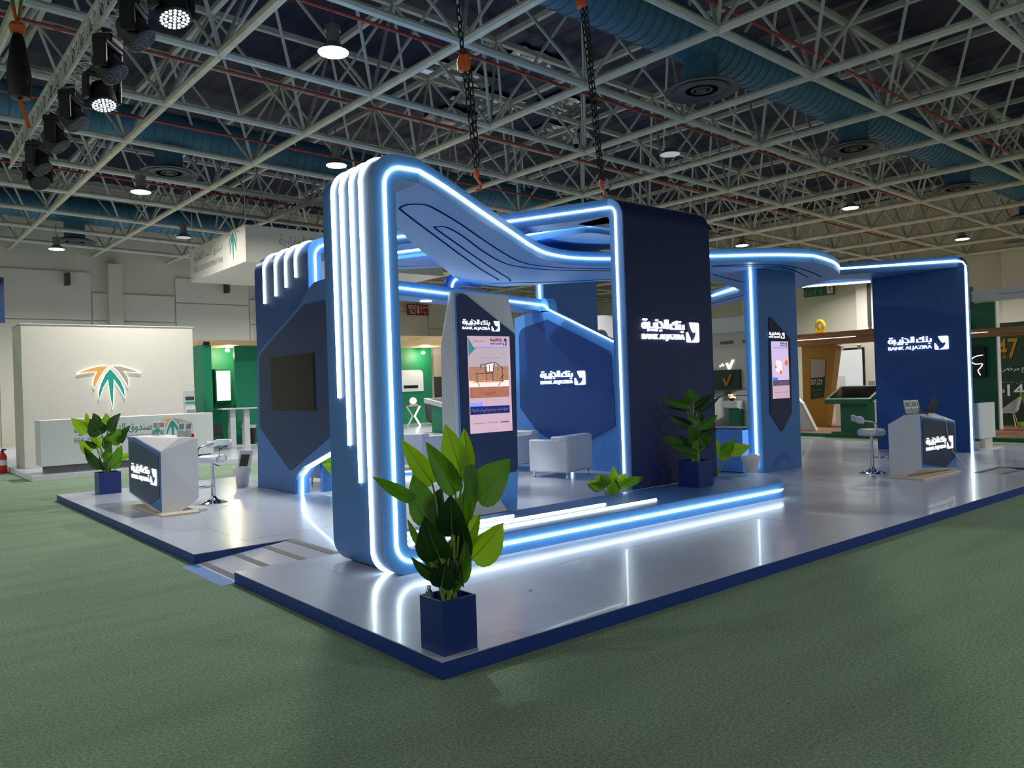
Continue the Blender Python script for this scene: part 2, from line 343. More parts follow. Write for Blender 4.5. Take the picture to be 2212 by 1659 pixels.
sg = thing('exit_sign', 'green EXIT 5 sign with running figure on right hall wall', 'sign')
ob('sign_plate', 'exitgreen', sg, box, 35.3, 35.45, 16.08, 17.72, 5.88, 6.5); ob('hanger', 'darkgrey', sg, box, 35.35, 36.0, 16.85, 16.95, 6.45, 6.55)
put('lettering', text_bm('EXIT 5', 0.95, 0.25, bold=0.01), 'greyink', sg, face((35.29, 17.66, 5.93), '-x')); put('arabic_lettering', text_bm(arabic('مخرج الطوارئ'.replace('ئ', 'ي')), 0.75, 0.2), 'greyink', sg, face((35.29, 17.6, 6.24), '-x'))
bm = BM(); box(bm, 35.28, 35.3, 16.14, 16.44, 5.94, 6.44); obj('pictogram_panel', bm, 'paper', sg)
bm = BM()
for p in ([(0.16, 0.32), (0.13, 0.2), (0.2, 0.1), (0.22, 0.02)], [(0.13, 0.2), (0.06, 0.12), (0.02, 0.12)], [(0.15, 0.28), (0.24, 0.24)], [(0.15, 0.28), (0.06, 0.25)]): stroke(bm, p, 0.04, 0, 0.002, 3)
disc(bm, (0.18, 0.4), 0.04, 0, 0.002); put('running_figure', bm, 'red', sg, face((35.275, 16.42, 5.97), '-x'))
# ---------------------------------------------------------------- roof: deck, space frame, ducts
N0 = Vector((2.265, 9.577, 7.746)); GA = Vector((3.0, 0.025, -0.072)); GB = Vector((-0.025, 3.0, 0.029)); KU = 2.85
def G(i, j, k=0.0): return N0+GA*i+GB*j+Vector((0, 0, k))
def pix(p):
    d = p-CAM; z = d.dot(cam_f); return (1106+1703*d.dot(cam_r)/z, 829.5-1703*d.dot(cam_u)/z, z)
def seen(p, m=250):
    x, y, z = pix(p); return z > 1 and -m < x < 2212+m and -m < y < 900
ceil = thing('ceiling', 'dark navy corrugated metal roof deck above the space frame', 'ceiling', kind='structure')
bm = BM(); I0, I1, J0, J1 = -6, 13, -9, 9
n = 190
for a in range(n):                                                    # shallow corrugation, running along Y
    pass
vsA = []
for a in range(n+1):
    i = I0+(I1-I0)*a/n; k = KU+0.35+(0.05 if a % 2 else 0.0)
    vsA.append((bm.verts.new(G(i, J0, k)), bm.verts.new(G(i, J1, k))))
for p, q in zip(vsA, vsA[1:]): bm.faces.new((p[0], q[0], q[1], p[1]))
obj('roof_deck', bm, 'roofdeck', ceil)
for (i, j, di, dj) in ((2.4, 1.3, 0.8, 0.5), (3.1, 1.6, 0.7, 0.45), (3.2, 2.2, 0.9, 0.5), (2.9, 0.6, 0.5, 0.3), (3.9, 1.2, 0.6, 0.4), (6.4, -2.6, 0.5, 0.2), (0.7, 0.75, 0.35, 0.3), (4.4, 1.9, 0.7, 0.4)):
    bm = BM(); N = 8; g = [[bm.verts.new(G(i+di*a/N, j+dj*b/N, KU+0.28+random.uniform(-0.05, 0.04))) for b in range(N+1)] for a in range(N+1)]
    for a in range(N):
        for b in range(N): bm.faces.new((g[a][b], g[a+1][b], g[a+1][b+1], g[a][b+1]))
    obj('foil_blanket', bm, 'foil', ceil)
tr = thing('roof_space_frame', 'grey tubular steel space frame under the roof deck', 'roof truss', kind='structure')
for j in range(-4, 9): ob('lower_chord', 'steel', tr, tube, [G(-4, j), G(4, j), G(11.6, j)], 0.076, 8, smooth=True)
for i in range(-3, 12): ob('lower_chord', 'steelwarm', tr, tube, [G(i, -4), G(i, 2), G(i, 7.75)], 0.08, 8, smooth=True)
def ubar(p, q):
    bm = BM(); d = (q-p).normalized(); s = d.cross(Vector((0, 0, 1))).normalized()*0.06; u = Vector((0, 0, 0.065))
    A = [bm.verts.new(p+x*s+y*u) for x, y in ((-1, -1), (1, -1), (1, 1), (-1, 1))]; B = [bm.verts.new(q+x*s+y*u) for x, y in ((-1, -1), (1, -1), (1, 1), (-1, 1))]
    bm.faces.new(A); bm.faces.new(B[::-1])
    for k in range(4): bm.faces.new((A[k], B[k], B[(k+1) % 4], A[(k+1) % 4]))
    obj('upper_chord', bm, 'steel', tr)
for j in range(-5, 8): ubar(G(-3.5, j+0.5, KU), G(11.5, j+0.5, KU))
for i in range(-4, 11): ubar(G(i+0.5, -4.5, KU), G(i+0.5, 7.5, KU))
bm = BM(); tube(bm, [(0, 0, 0), (0, 0, 1)], 0.035, 6, caps=False); dm = bpy.data.meshes.new('diagonal'); bm.to_mesh(dm); bm.free(); dm.materials.append(MATS['steel'])
bm = BM(); bmesh.ops.create_icosphere(bm, subdivisions=1, radius=0.11); nm = bpy.data.meshes.new('node'); bm.to_mesh(nm); bm.free(); nm.materials.append(MATS['steel'])
cand = []; nodes = []
for i in range(-4, 12):
    for j in range(-4, 8):
        p = G(i, j); nodes.append(p)
        for (a, b) in ((0.5, 0.5), (0.5, -0.5), (-0.5, 0.5), (-0.5, -0.5)):
            q = G(i+a, j+b, KU)
            if seen(p) or seen(q): cand.append(((CAM-(p+q)/2).length, p, q))
cand.sort(key=lambda c: c[0])
def bar_m(p, q):
    d = q-p; return Matrix.Translation(p) @ d.to_track_quat('Z', 'Y').to_matrix().to_4x4() @ Matrix.Diagonal((1, 1, d.length, 1))
for _, p, q in cand[:290]: inst('diagonal', dm, tr, bar_m(p, q))
bm = BM()
for _, p, q in cand[290:]: tube(bm, [p, q], 0.035, 5, caps=False)
o = obj('diagonal_bars', bm, 'steel', tr); o['kind'] = 'stuff'
nodes = [p for p in nodes if seen(p, 60)]; nodes.sort(key=lambda p: (p-CAM).length)
for p in nodes[:200]: inst('node', nm, tr, Matrix.Translation(p))
for i, (y, k) in enumerate(((3.5, 0.32), (7.55, 0.32), (11.1, 0.35), (14.9, 0.35), (20.6, 0.35), (26.5, 0.35))):
    p = thing('sprinkler_pipe', ['thin red sprinkler pipe above the nearest right duct', 'thin red sprinkler pipe crossing over the blue arch', 'thin red sprinkler pipe above the left moving-head lights', 'thin red sprinkler pipe just before the middle left duct', 'thin red sprinkler pipe behind the middle left duct', 'farthest thin red sprinkler pipe near the back wall'][i], 'pipe', group='sprinkler pipes')
    z0 = N0.z+k+(y-9.577)*0.0097; pts = [(x, y, z0-0.024*(x-2.265)) for x in (-8, 10, 34)]
    ob('pipe_run', 'redpipe', p, tube, pts, 0.03, 6, smooth=True)
    for x in range(-6, 33, 6): ob('coupling', 'redpipe', p, tube, [(x, y, z0-0.024*(x-2.265)), (x+0.12, y, z0-0.024*(x+0.12-2.265))], 0.045, 6)
def duct(label, y, xs, x0, x1, k=1.25, r=0.5):
    t = thing('air_duct', label, 'duct', group='blue air ducts'); z = lambda x: N0.z+k-0.024*(x-2.265)+0.0097*(y-9.577)
    L = 3.0; x = x0
    while x < x1-0.1:
        xe = min(x+L, x1); N = max(2, int((xe-x)/0.25)); pts = []; rr = []
        for a in range(N):
            for e, q in ((0.0, r), (0.93, r), (0.95, r+0.018), (0.98, r+0.018)):
                xx = x+(xe-x)*(a+e)/N; pts.append((xx, y, z(xx))); rr.append(q)
        ob('duct_section', 'duct', t, tube, pts, r, 20, rr=rr, smooth=True); x = xe
    for xd in xs:
        zb = z(xd)-r; zd = N0.z+0.2-0.024*(xd-2.265)
        ob('dropper', 'duct', t, tube, [(xd, y, zb+0.15), (xd, y, zd+0.12)], 0.36, 18, smooth=True)
        d = ob('round_diffuser', 'diffuser', t, lathe, [(0.36, 0.14), (0.5, 0.12), (0.75, 0.02), (0.76, 0.0), (0.70, -0.005), (0.62, 0.03), (0.6, 0.03)], 28, c=(xd, y, zd), smooth=True)
        for q in range(3):
            R = 0.56-q*0.17; ob('cone_ring', 'diffuser', d, lathe, [(R, 0.0), (R-0.03, -0.02), (R-0.12, 0.06), (R-0.1, 0.08), (R, 0.0)], 24, c=(xd, y, zd+0.01), smooth=True)
        ob('cone_cap', 'darkgrey', d, lathe, [(0.001, -0.02), (0.1, -0.02), (0.14, 0.03), (0.001, 0.06)], 16, c=(xd, y, zd), smooth=True)
duct('large blue spiral duct crossing the upper right of the hall', 5.8, (10.8, 17.15, 23.7, 30.2), 4.4, 35.5)
duct('blue duct with round diffuser over the white stand', 18.3, (3.95,), -6, 26)
duct('farthest blue duct along the left back wall', 29.9, (3.85,), -8, 30)
for i, (x, y, z, zt) in enumerate(((14.1, 11.6, 7.4, 7.6), (10.6, 9.3, 7.5, 7.8))):
    t = thing('ceiling_camera', ['small white dome camera under the truss above the blue tower', 'white security camera hanging below the centre truss node'][i], 'camera', (x, y, z)); ob('bracket', 'white', t, lathe, [(0.07, 0.0), (0.07, 0.12), (0.03, 0.13), (0.03, 0.3)], 12); ob('dome', 'blackgloss', t, lathe, [(0.001, -0.1), (0.05, -0.08), (0.07, 0.0), (0.001, 0.0)], 12, smooth=True)
# pendants
def make_pendant(lab, loc, on):
    t = thing('high_bay_lamp', lab, 'pendant lamp', loc, group='high bay lamps')
    ob('reflector', 'housing', t, lathe, [(0.25, 0.004), (0.245, 0.02), (0.15, 0.1), (0.13, 0.14), (0.001, 0.14)], 24, smooth=True)
    ob('cooling_fins', 'housing', t, lathe, [(0.105, 0.14), (0.105, 0.34), (0.13, 0.34), (0.13, 0.42), (0.001, 0.42)], 18)
    ob('lens', 'lampdisc' if on else 'scrgrey', t, lathe, [(0.001, -0.004), (0.236, -0.004), (0.238, 0.003), (0.001, 0.003)], 24)
    ob('hook', 'housing', t, tube, [(0, 0, 0.42), (0.04, 0, 0.46), (0, 0, 0.52), (0, 0, 0.9)], 0.012, 6)
    return t
proto = make_pendant('lit high bay lamp hanging at top left of centre', (3.25, 7.33, 7.22), True)
off = make_pendant('unlit high bay lamp hanging before the right air duct', (12.35, 7.9, 7.2), False)
dup(off, (5.86, 23.36, 7.18), 0, 'unlit high bay lamp above the hanging white sign box', 'high bay lamps')
lamps = [(3.25, 7.33, 7.22)]
vis = [((6.2, 12.98, 7.2), 'lit high bay lamp just left of the blue arch top'), ((3.05, 17.7, 7.15), 'lit high bay lamp beneath the middle left duct'), ((2.75, 27.2, 7.12), 'farthest left lit high bay lamp near the back wall'),
       ((21.8, 8.28, 7.1), 'lit high bay lamp right of the blue tower'), ((30.0, 8.05, 6.83), 'lit high bay lamp at far right above the right wall panel'), ((24.4, 14.05, 7.05), 'lit high bay lamp over the middle canopy')]
for l, lab in vis: dup(proto, l, 0, lab); lamps.append(l)
for n_, l in enumerate(((19, -6, 7.1), (5, -8.5, 7.3), (13, -8, 7.2), (-9, 4, 7.4), (-8, 17, 7.4), (24, -1.5, 7.0), (31, -2, 6.8), (14.5, 20.5, 7.2), (10, 27, 7.2), (16, 28, 7.2), (22, 24, 7.0), (28, 20, 6.9), (33, 14, 6.8), (-6, 27, 7.4))):  # unseen lamps added to brighten the carpet and far walls
    dup(proto, l, 0, 'unseen high bay lamp added to brighten the hall'); lamps.append(l)
for l in lamps:
    ld = bpy.data.lights.new('lamp_light', 'AREA'); ld.shape = 'DISK'; ld.size = 0.44; ld.energy = LAMP_WATT; ld.color = (1.0, 0.985, 0.93); ld.spread = math.radians(150)
    lo = bpy.data.objects.new('lamp_light', ld); COL.objects.link(lo); lo.location = (l[0], l[1], l[2]-0.015)
# chain hoists
def chain(t, p, q, m='dark'):
    p = Vector(p); q = Vector(q); bm = BM(); n = int((q-p).length/0.09); d = (q-p).normalized(); s = d.cross(Vector((1, 0, 0))).normalized(); u = d.cross(s)
    for k in range(n):
        c = p+(q-p)*(k+0.5)/n; a = s if k % 2 else u
        tube(bm, [c-d*0.06+a*0.0, c-d*0.03+a*0.025, c+d*0.03+a*0.025, c+d*0.06, c+d*0.03-a*0.025, c-d*0.03-a*0.025, c-d*0.06], 0.011, 4, caps=False)
    o = obj('chain', bm, m, t); return o
for i, (bot, top, hz) in enumerate((((5.12, 3.36, 4.33), (4.95, 3.5, 7.55), 7.0), ((2.54, 2.78, 3.95), (2.35, 2.95, 7.7), 5.35))):
    t = thing('chain_hoist', ['orange chain hoist with black chain holding the blue tower top', 'orange chain hoist with chains holding the sloping canopy'][i], 'chain hoist')
    b = Vector(bot); tp = Vector(top); h = b+(tp-b)*((hz-b.z)/(tp.z-b.z))
    ob('hoist_body', 'orange', t, lathe, [(0.001, -0.1), (0.06, -0.08), (0.08, 0.0), (0.06, 0.08), (0.001, 0.1)], 14, c=tuple(h), smooth=True); ob('hoist_cheek', 'orange', t, box, h.x-0.035, h.x+0.035, h.y-0.09, h.y+0.09, h.z-0.08, h.z+0.08, bevel=0.02)
    chain(t, h, b+Vector((0, 0, 0.25))); chain(t, h+Vector((0.05, -0.03, 0)), b+Vector((0.03, 0, 0.3))); chain(t, tp, h)
    ob('hook_block', 'orange', t, lathe, [(0.001, 0.12), (0.03, 0.15), (0.035, 0.2), (0.015, 0.24), (0.001, 0.24)], 12, c=tuple(b), smooth=True); ob('hook', 'orange', t, tube, [b+Vector((0, 0, 0.14)), b+Vector((0.06, 0, 0.08)), b+Vector((0.05, 0, 0.02)), b+Vector((-0.02, 0, 0.0))], 0.016, 6)
    ob('beam_sling', 'dark', t, tube, [(tp.x-0.1, tp.y, tp.z+0.2), tp, (tp.x+0.1, tp.y, tp.z+0.2)], 0.02, 6)
# lighting truss with moving heads
LT = thing('lighting_truss', 'silver box truss carrying moving-head lights at upper left', 'lighting truss')
xa, xb, za, zb, ya, yb = -0.44, -0.14, 6.2, 6.5, 3.2, 13.2
for x in (xa, xb):
    for z in (za, zb): ob('main_tube', 'alu', LT, tube, [(x, ya, z), (x, yb, z)], 0.026, 8, smooth=True)
bm = BM(); tube(bm, [(0, 0, 0), (0, 0, 1)], 0.011, 5, caps=False); lm = bpy.data.meshes.new('lattice'); bm.to_mesh(lm); bm.free(); lm.materials.append(MATS['alu'])
y = ya; s = 0
while y < yb-0.2:
    y2 = y+0.26; A = (y, y2) if s % 2 == 0 else (y2, y)
    for p, q in (((xa, A[0], za), (xa, A[1], zb)), ((xb, A[0], za), (xb, A[1], zb)), ((xa, A[0], za), (xb, A[1], za)), ((xa, A[1], zb), (xb, A[0], zb)), ((xa, y, za), (xa, y, zb)), ((xb, y, za), (xb, y, zb)), ((xa, y, za), (xb, y, za))): inst('lattice_brace', lm, LT, bar_m(Vector(p), Vector(q)))
    y = y2; s += 1
def make_head(lab, loc, rz, lens='headlens', tilt=-18):
    t = thing('moving_head_light', lab, 'stage light', loc, rz, group='moving-head lights on the truss')
    ob('base', 'dark', t, box, -0.15, 0.15, -0.12, 0.12, -0.1, 0.0, bevel=0.02); ob('clamp', 'dark', t, box, -0.03, 0.03, -0.05, 0.05, 0.0, 0.12)
    for sx in (-1, 1): ob('yoke_arm', 'dark', t, box, sx*0.2-0.03, sx*0.2+0.03, -0.08, 0.08, -0.42, -0.08, bevel=0.02)
    ob('yoke_bridge', 'dark', t, box, -0.22, 0.22, -0.09, 0.09, -0.14, -0.08, bevel=0.02)
    M = Matrix.Translation((0, 0, -0.34)) @ Matrix.Rotation(math.radians(tilt), 4, 'X')
    h = ob('head', 'dark', t, lathe, [(0.001, 0.16), (0.12, 0.15), (0.16, 0.05), (0.17, -0.14), (0.15, -0.15), (0.001, -0.15)], 20, M=M, smooth=True)
    bm = BM()
    for R, n in ((0.0, 1), (0.045, 6), (0.09, 12), (0.13, 18)):
        for k in range(n):
            a = 2*math.pi*k/n; lathe(bm, [(0.001, -0.157), (0.017, -0.155), (0.019, -0.149)], 7, c=(R*math.cos(a), R*math.sin(a), 0), M=M)
    obj('lens_cluster', bm, lens, h); return t
hp = make_head('large moving-head light at the top edge of the picture', (-0.14, 4.35, 6.17), 0.3)
dup(hp, (-0.14, 7.35, 6.17), 0.2, 'moving-head light with bright lens cluster facing down at left')
hu = make_head('moving-head light second down along the truss, tilted away', (-0.3, 5.15, 6.17), 1.0, 'darkgrey', -38)
for l, r, lab in (((-0.3, 6.3, 6.17), 0.9, 'moving-head light third down along the truss'), ((-0.3, 8.45, 6.17), 1.0, 'moving-head light fifth down along the truss'),
                  ((-0.3, 9.7, 6.17), 1.1, 'moving-head light sixth down along the truss'), ((-0.3, 11.2, 6.17), 0.9, 'small moving-head light near the truss end'), ((-0.14, 12.2, 6.17), 0.2, 'lowest moving-head light at the truss end')): dup(hu, l, r, lab)
t = thing('rigging_sling', 'green and orange sling with black chain bag at top left', 'rigging', (-0.9, 8.6, 7.0))
ob('sling', 'slinggreen', t, tube, [(-0.12, 0, 0.75), (-0.05, 0, 0.35), (0, 0, 0.1), (0.05, 0, 0.35), (0.12, 0, 0.75), (0, 0.1, 0.85), (-0.12, 0, 0.75)], 0.025, 6); ob('webbing', 'orange', t, tube, [(-0.05, 0, 0.3), (0, 0, 0.0), (0.05, 0, 0.3)], 0.03, 6)
ob('shackle', 'orange', t, lathe, [(0.001, -0.12), (0.09, -0.08), (0.11, 0.0), (0.08, 0.06), (0.001, 0.08)], 12, smooth=True); ob('chain_bag', 'dark', t, lathe, [(0.001, -1.0), (0.13, -0.98), (0.16, -0.7), (0.09, -0.2), (0.06, -0.1), (0.001, -0.1)], 14, smooth=True); ob('lower_webbing', 'orange', t, tube, [(0.0, 0, -1.0), (0.12, 0.1, -1.35)], 0.03, 6)
# ---------------------------------------------------------------- booth platform with floor panels and ramp
NX, NY0, NY1, PX, PY = 1.13, 3.485, 4.665, 16.7, 12.25; RX0, RX1, RY = 11.35, 12.5, 1.115
pf = thing('booth_platform', 'raised blue-edged exhibition platform with glossy pale floor', 'platform')
ob('platform_edge', 'fasciablue', pf, lambda bm: prism(bm, [(0, 0), (RX0, 0), (RX0, RY), (RX1, RY), (RX1, 0), (PX, 0), (PX, PY), (0, PY), (0, NY1), (NX, NY1), (NX, NY0), (0, NY0)], 'xy', 0.0, 0.107))
def tiles(x0, x1, y0, y1):
    "rectangle minus the two ramp notches"
    if y0 < RY and x1 > RX0 and x0 < RX1:
        r = []
        if x0 < RX0: r.append((x0, RX0, y0, y1))
        if x1 > RX1: r.append((RX1, x1, y0, y1))
        if y1 > RY: r.append((max(x0, RX0), min(x1, RX1), RY, y1))
        return r
    if x0 >= NX or y1 <= NY0 or y0 >= NY1: return [(x0, x1, y0, y1)]
    r = []
    if y0 < NY0: r.append((x0, x1, y0, NY0))
    if y1 > NY1: r.append((x0, x1, NY1, y1))
    if x1 > NX: r.append((NX, x1, max(y0, NY0), min(y1, NY1)))
    return r
g = 0.0015; xs = [0.0, 0.68]+[0.68+2.44*k for k in range(1, 7)]+[PX]; ys = [0.0, 0.17]+[0.17+1.22*k for k in range(1, 10)]+[PY]
for a, b in zip(xs, xs[1:]):
    for c, d in zip(ys, ys[1:]):
        for (p, q, r, s) in tiles(a, b, c, d):
            if q-p > 0.02 and s-r > 0.02: ob('floor_panel', 'deck', pf, box, p+g, q-g, r+g, s-g, 0.105, PZ+random.uniform(-0.0008, 0.0008))
rp = ob('ramp', 'deck', pf, lambda bm: prism(bm, [(-0.02, 0.002), (NX, PZ-0.004), (NX, 0.001), (-0.02, 0.0005)], 'xz', NY0+0.003, NY1-0.003))
for x in (0.08, 0.44, 0.78, 1.07):
    z = 0.002+(PZ-0.006)*x/NX; ob('grip_strip', 'grip', rp, lambda bm: prism(bm, [(x-0.035, z-0.003), (x+0.035, z+0.004), (x+0.035, z+0.008), (x-0.035, z+0.001)], 'xz', NY0+0.01, NY1-0.01))
r2 = ob('ramp', 'deck', pf, lambda bm: prism(bm, [(-0.02, 0.002), (RY, PZ-0.004), (RY, 0.001), (-0.02, 0.0005)], 'yz', RX0+0.003, RX1-0.003))
for y in (0.08, 0.44, 0.78, 1.07):
    z = 0.002+(PZ-0.006)*y/RY; ob('grip_strip', 'grip', r2, lambda bm: prism(bm, [(y-0.035, z-0.003), (y+0.035, z+0.004), (y+0.035, z+0.008), (y-0.035, z+0.001)], 'yz', RX0+0.01, RX1-0.01))
ob('ramp_toe', 'royal', rp, lambda bm: prism(bm, [(-0.13, 0.0005), (0.03, 0.006), (0.03, 0.0005)], 'xz', NY0+0.003, NY1-0.003))
# ---------------------------------------------------------------- front arch (pillar bending into floor curb and canopy)
XA = 1.35; arch = thing('arch_pillar', 'blue rounded pillar with four vertical light strips at the front of the booth', 'booth pillar')
prof = rnd([(XA, PZ), (0.853, PZ, 0.36), (0.853, 3.95, 0.42), (XA, 3.95), (XA, 3.72), (1.09, 3.72, 0.07), (1.09, 0.335, 0.07), (XA, 0.335)], 10)
ob('pillar_body', 'royal', arch, lambda bm: prism(bm, prof, 'xz', 2.13, 3.10), smooth=True)
fp = ob('front_face', 'sky', arch, lambda bm: prism(bm, prof, 'xz', 2.115, 2.13))
c = rnd([(XA, 0.224), (0.972, 0.224, 0.25), (0.972, 3.836, 0.28), (XA, 3.836)], 8)
led(fp, [(p[0], 2.108, p[1]) for p in c], 0.0145)
for y, ze in ((2.868, 1.74), (2.695, 1.29), (2.505, 0.947), (2.325, None)):
    pts = [(XA, y, 3.955)]+[(p[0]-(0.005 if p[0] < 1.0 else 0), y, p[1]) for p in rnd([(XA, 3.955), (0.85, 3.955, 0.42), (0.85, 0.5)], 10)[1:-1]]
    if ze: pts.append((0.848, y, ze))
    else: pts += [(p[0], y, p[1]) for p in rnd([(0.848, 2.0), (0.848, PZ+0.005, 0.36), (1.3, PZ+0.005)], 10)[1:-1]]
    led(arch, pts, 0.018)
# ---------------------------------------------------------------- curb plinth
curb = thing('floor_curb', 'low blue curb with light strips running from pillar past tower', 'curb')
cp = rnd([(XA, 2.115), (7.25, 2.02, 0.45), (8.15, 3.1, 0.6), (7.1, 3.12), (XA, 3.09)], 10)
ob('curb_body', 'sky', curb, lambda bm: prism(bm, cp, 'xy', PZ, 0.325), smooth=True)
ob('curb_top', 'royal', curb, lambda bm: prism(bm, cp, 'xy', 0.325, 0.334))
fr = [p for p in rnd([(XA, 2.108), (7.25, 2.012, 0.47), (7.62, 2.6)], 10)][:-1]
led(curb, [(p[0], p[1]-0.003, 0.224) for p in fr][:-3], 0.0145)
for y, xe in ((2.325, 4.79), (2.565, 4.14), (2.80, 2.9)): led(curb, [(1.13, y, 0.345), (xe, y-0.02, 0.345)], 0.0145)
# ---------------------------------------------------------------- canopy
can = thing('canopy', 'sky-blue curved flat canopy with light strip along its edge', 'canopy')
front = [(p.x, p.y) for p in cr([(1.35, 2.115), (1.88, 2.46), (2.9, 3.18), (4.31, 4.17), (4.9, 4.58), (5.55, 4.95), (6.2, 5.07), (6.82, 4.87), (7.5, 4.34), (8.2, 3.84), (9.0, 3.26), (9.64, 2.98), (9.97, 2.95), (10.88, 3.14), (11.8, 3.5)], 5)]
back = [(12.35, 3.9), (13.13, 5.13), (14.09, 7.11), (14.8, 8.67), (14.1, 9.2), (13.47, 7.68), (12.57, 6.36), (12.2, 6.0), (12.0, 5.88), (10.95, 5.5), (10.16, 5.26), (9.2, 5.0), (8.7, 5.55), (8.26, 6.11), (7.57, 6.95), (6.86, 7.7), (6.3, 7.78), (5.62, 7.37), (5.25, 7.04), (4.68, 6.45), (3.76, 5.54), (3.11, 4.9), (2.31, 4.04), (1.35, 3.1)]
ob('canopy_slab', 'sky', can, lambda bm: prism(bm, front+back, 'xy', 3.72, 3.95))
def off2(pts, d):
    out = []
    for i, p in enumerate(pts):
        a = Vector(pts[max(i-1, 0)]); b = Vector(pts[min(i+1, len(pts)-1)]); t = (b-a).normalized(); out.append((p[0]+t.y*d, p[1]-t.x*d))
    return out
led(can, [(p[0], p[1], 3.837) for p in off2(front, 0.01)], 0.0145)
led(can, [(13.42, 7.62, 3.84), (12.55, 6.37, 3.84), (12.25, 6.06, 3.84)], 0.02)
for ln in ([(6.2, 7.0), (6.11, 6.9), (5.14, 6.11), (4.15, 5.25), (3.07, 4.29), (2.25, 3.56), (1.78, 3.13), (1.72, 3.05), (1.7, 2.93), (1.74, 2.84), (1.86, 2.80), (2.03, 2.88), (2.71, 3.36), (3.56, 4.02), (4.64, 4.83), (5.41, 5.30), (6.17, 5.38), (7.12, 5.06)],
           [(6.5, 7.05), (6.36, 6.85), (5.5, 6.15), (4.61, 5.42), (4.31, 5.17), (3.32, 4.33), (2.63, 3.74), (2.62, 3.67), (2.72, 3.63), (3.19, 3.96), (4.03, 4.66), (4.93, 5.34), (5.56, 5.62), (6.37, 5.6), (7.32, 5.2)],
           [(8.43, 4.0), (8.97, 3.61), (9.43, 3.38), (10.07, 3.4), (10.83, 3.57), (11.75, 3.86)], [(8.57, 4.1), (9.11, 3.71), (9.43, 3.55), (9.77, 3.49), (10.52, 3.67), (11.56, 4.03)], [(6.35, 7.4), (7.36, 6.72), (8.08, 5.97)], [(9.32, 4.64), (10.2, 4.89), (11.11, 5.12)], [(14.04, 8.08), (13.02, 6.4)]):
    q = [(p.x, p.y) for p in cr(ln, 4)]; a = off2(q, 0.011); b = off2(q, -0.011); bm = BM()
    for k in range(len(q)-1): prism(bm, [a[k], a[k+1], b[k+1], b[k]], 'xy', 3.714, 3.7205)
    obj('inlay_groove', bm, 'groove', can)
# rounded rear shoulder standing on the lintel beam
prf = [(x_, max(z_, 3.585)) for x_, z_ in rnd([(0.7, 3.949), (-0.2, 3.949, 0.36), (-0.2, 3.1), (0.06, 3.1), (0.06, 3.719, 0.1), (0.7, 3.719)], 8)]
Ml = Matrix.Translation((5.84, 7.84, 0)) @ Matrix.Rotation(math.radians(8), 4, 'Z')
bm = BM(); prism(bm, prf, 'xz', 0.0, 0.12); bm.transform(Ml); rsh = obj('rear_shoulder', bm, 'sky', can, True)
led(rsh, [Ml @ Vector((p[0], -0.008, p[1])) for p in [(x_, max(z_, 3.6)) for x_, z_ in rnd([(0.35, 3.84), (-0.07, 3.84, 0.27), (-0.07, 3.2)], 8)]], 0.016)
# ---------------------------------------------------------------- navy tower
tw = thing('bank_tower', 'tall navy tower with white bank sign and light-strip edge', 'booth tower')
tp = rnd([(3.14, 0.334), (3.14, 4.33, 0.28), (4.0, 4.33), (4.0, 4.09), (3.378, 4.09, 0.07), (3.378, 0.334)], 10)
ob('tower_body', 'navy', tw, lambda bm: prism(bm, tp, 'yz', 5.30, 7.2), smooth=True)
ef = ob('edge_face', 'royal', tw, lambda bm: prism(bm, tp, 'yz', 5.28, 5.30))
led(ef, [(5.272, p[0], p[1]) for p in rnd([(3.26, 0.36), (3.26, 4.21, 0.2), (3.52, 4.21)], 8)], 0.0145)
logo(tw, (5.59, 3.138, 2.345), '-y', 1.25, 'softsign', 0.03, H=0.33)
# ---------------------------------------------------------------- upper ring beams
rg = thing('roof_ring', 'dark blue overhead ring beams with light strips linking tower and left wall', 'roof beam')
b1 = [(5.28, 3.4), (3.3, 8.0), (3.75, 8.1), (5.72, 3.55)]
ob('near_beam', 'royal', rg, lambda bm: prism(bm, b1, 'xy', 4.09, 4.33)); led(rg, [(5.268, 3.4, 4.21), (3.35, 7.84, 4.21)], 0.0145)
b2 = [(p.x, p.y) for p in cr([(4.1, 8.95), (4.64, 7.74), (5.2, 6.45), (5.56, 5.41), (5.67, 4.88), (5.79, 4.49), (5.92, 4.37), (6.13, 4.33), (6.45, 4.38), (7.2, 4.6)], 4)]
ob('far_roof_slab', 'sky', rg, lambda bm: prism(bm, b2+[(7.2, 5.6), (6.9, 6.2), (6.2, 7.3), (5.5, 8.06), (4.95, 8.7), (4.5, 9.2)], 'xy', 4.09, 4.33)); led(rg, [(p[0]-0.012, p[1]-0.008, 4.21) for p in b2], 0.0145)
led(rg, [(4.7, 8.8, 4.21), (5.08, 8.456, 4.21), (5.6, 7.97, 4.21), (6.3, 7.2, 4.21)], 0.0145)
ob('third_beam', 'sky', rg, lambda bm: prism(bm, [(4.6, 8.9), (5.08, 8.47), (6.3, 7.22), (6.6, 7.5), (5.3, 8.8), (4.9, 9.2)], 'xy', 4.09, 4.33))
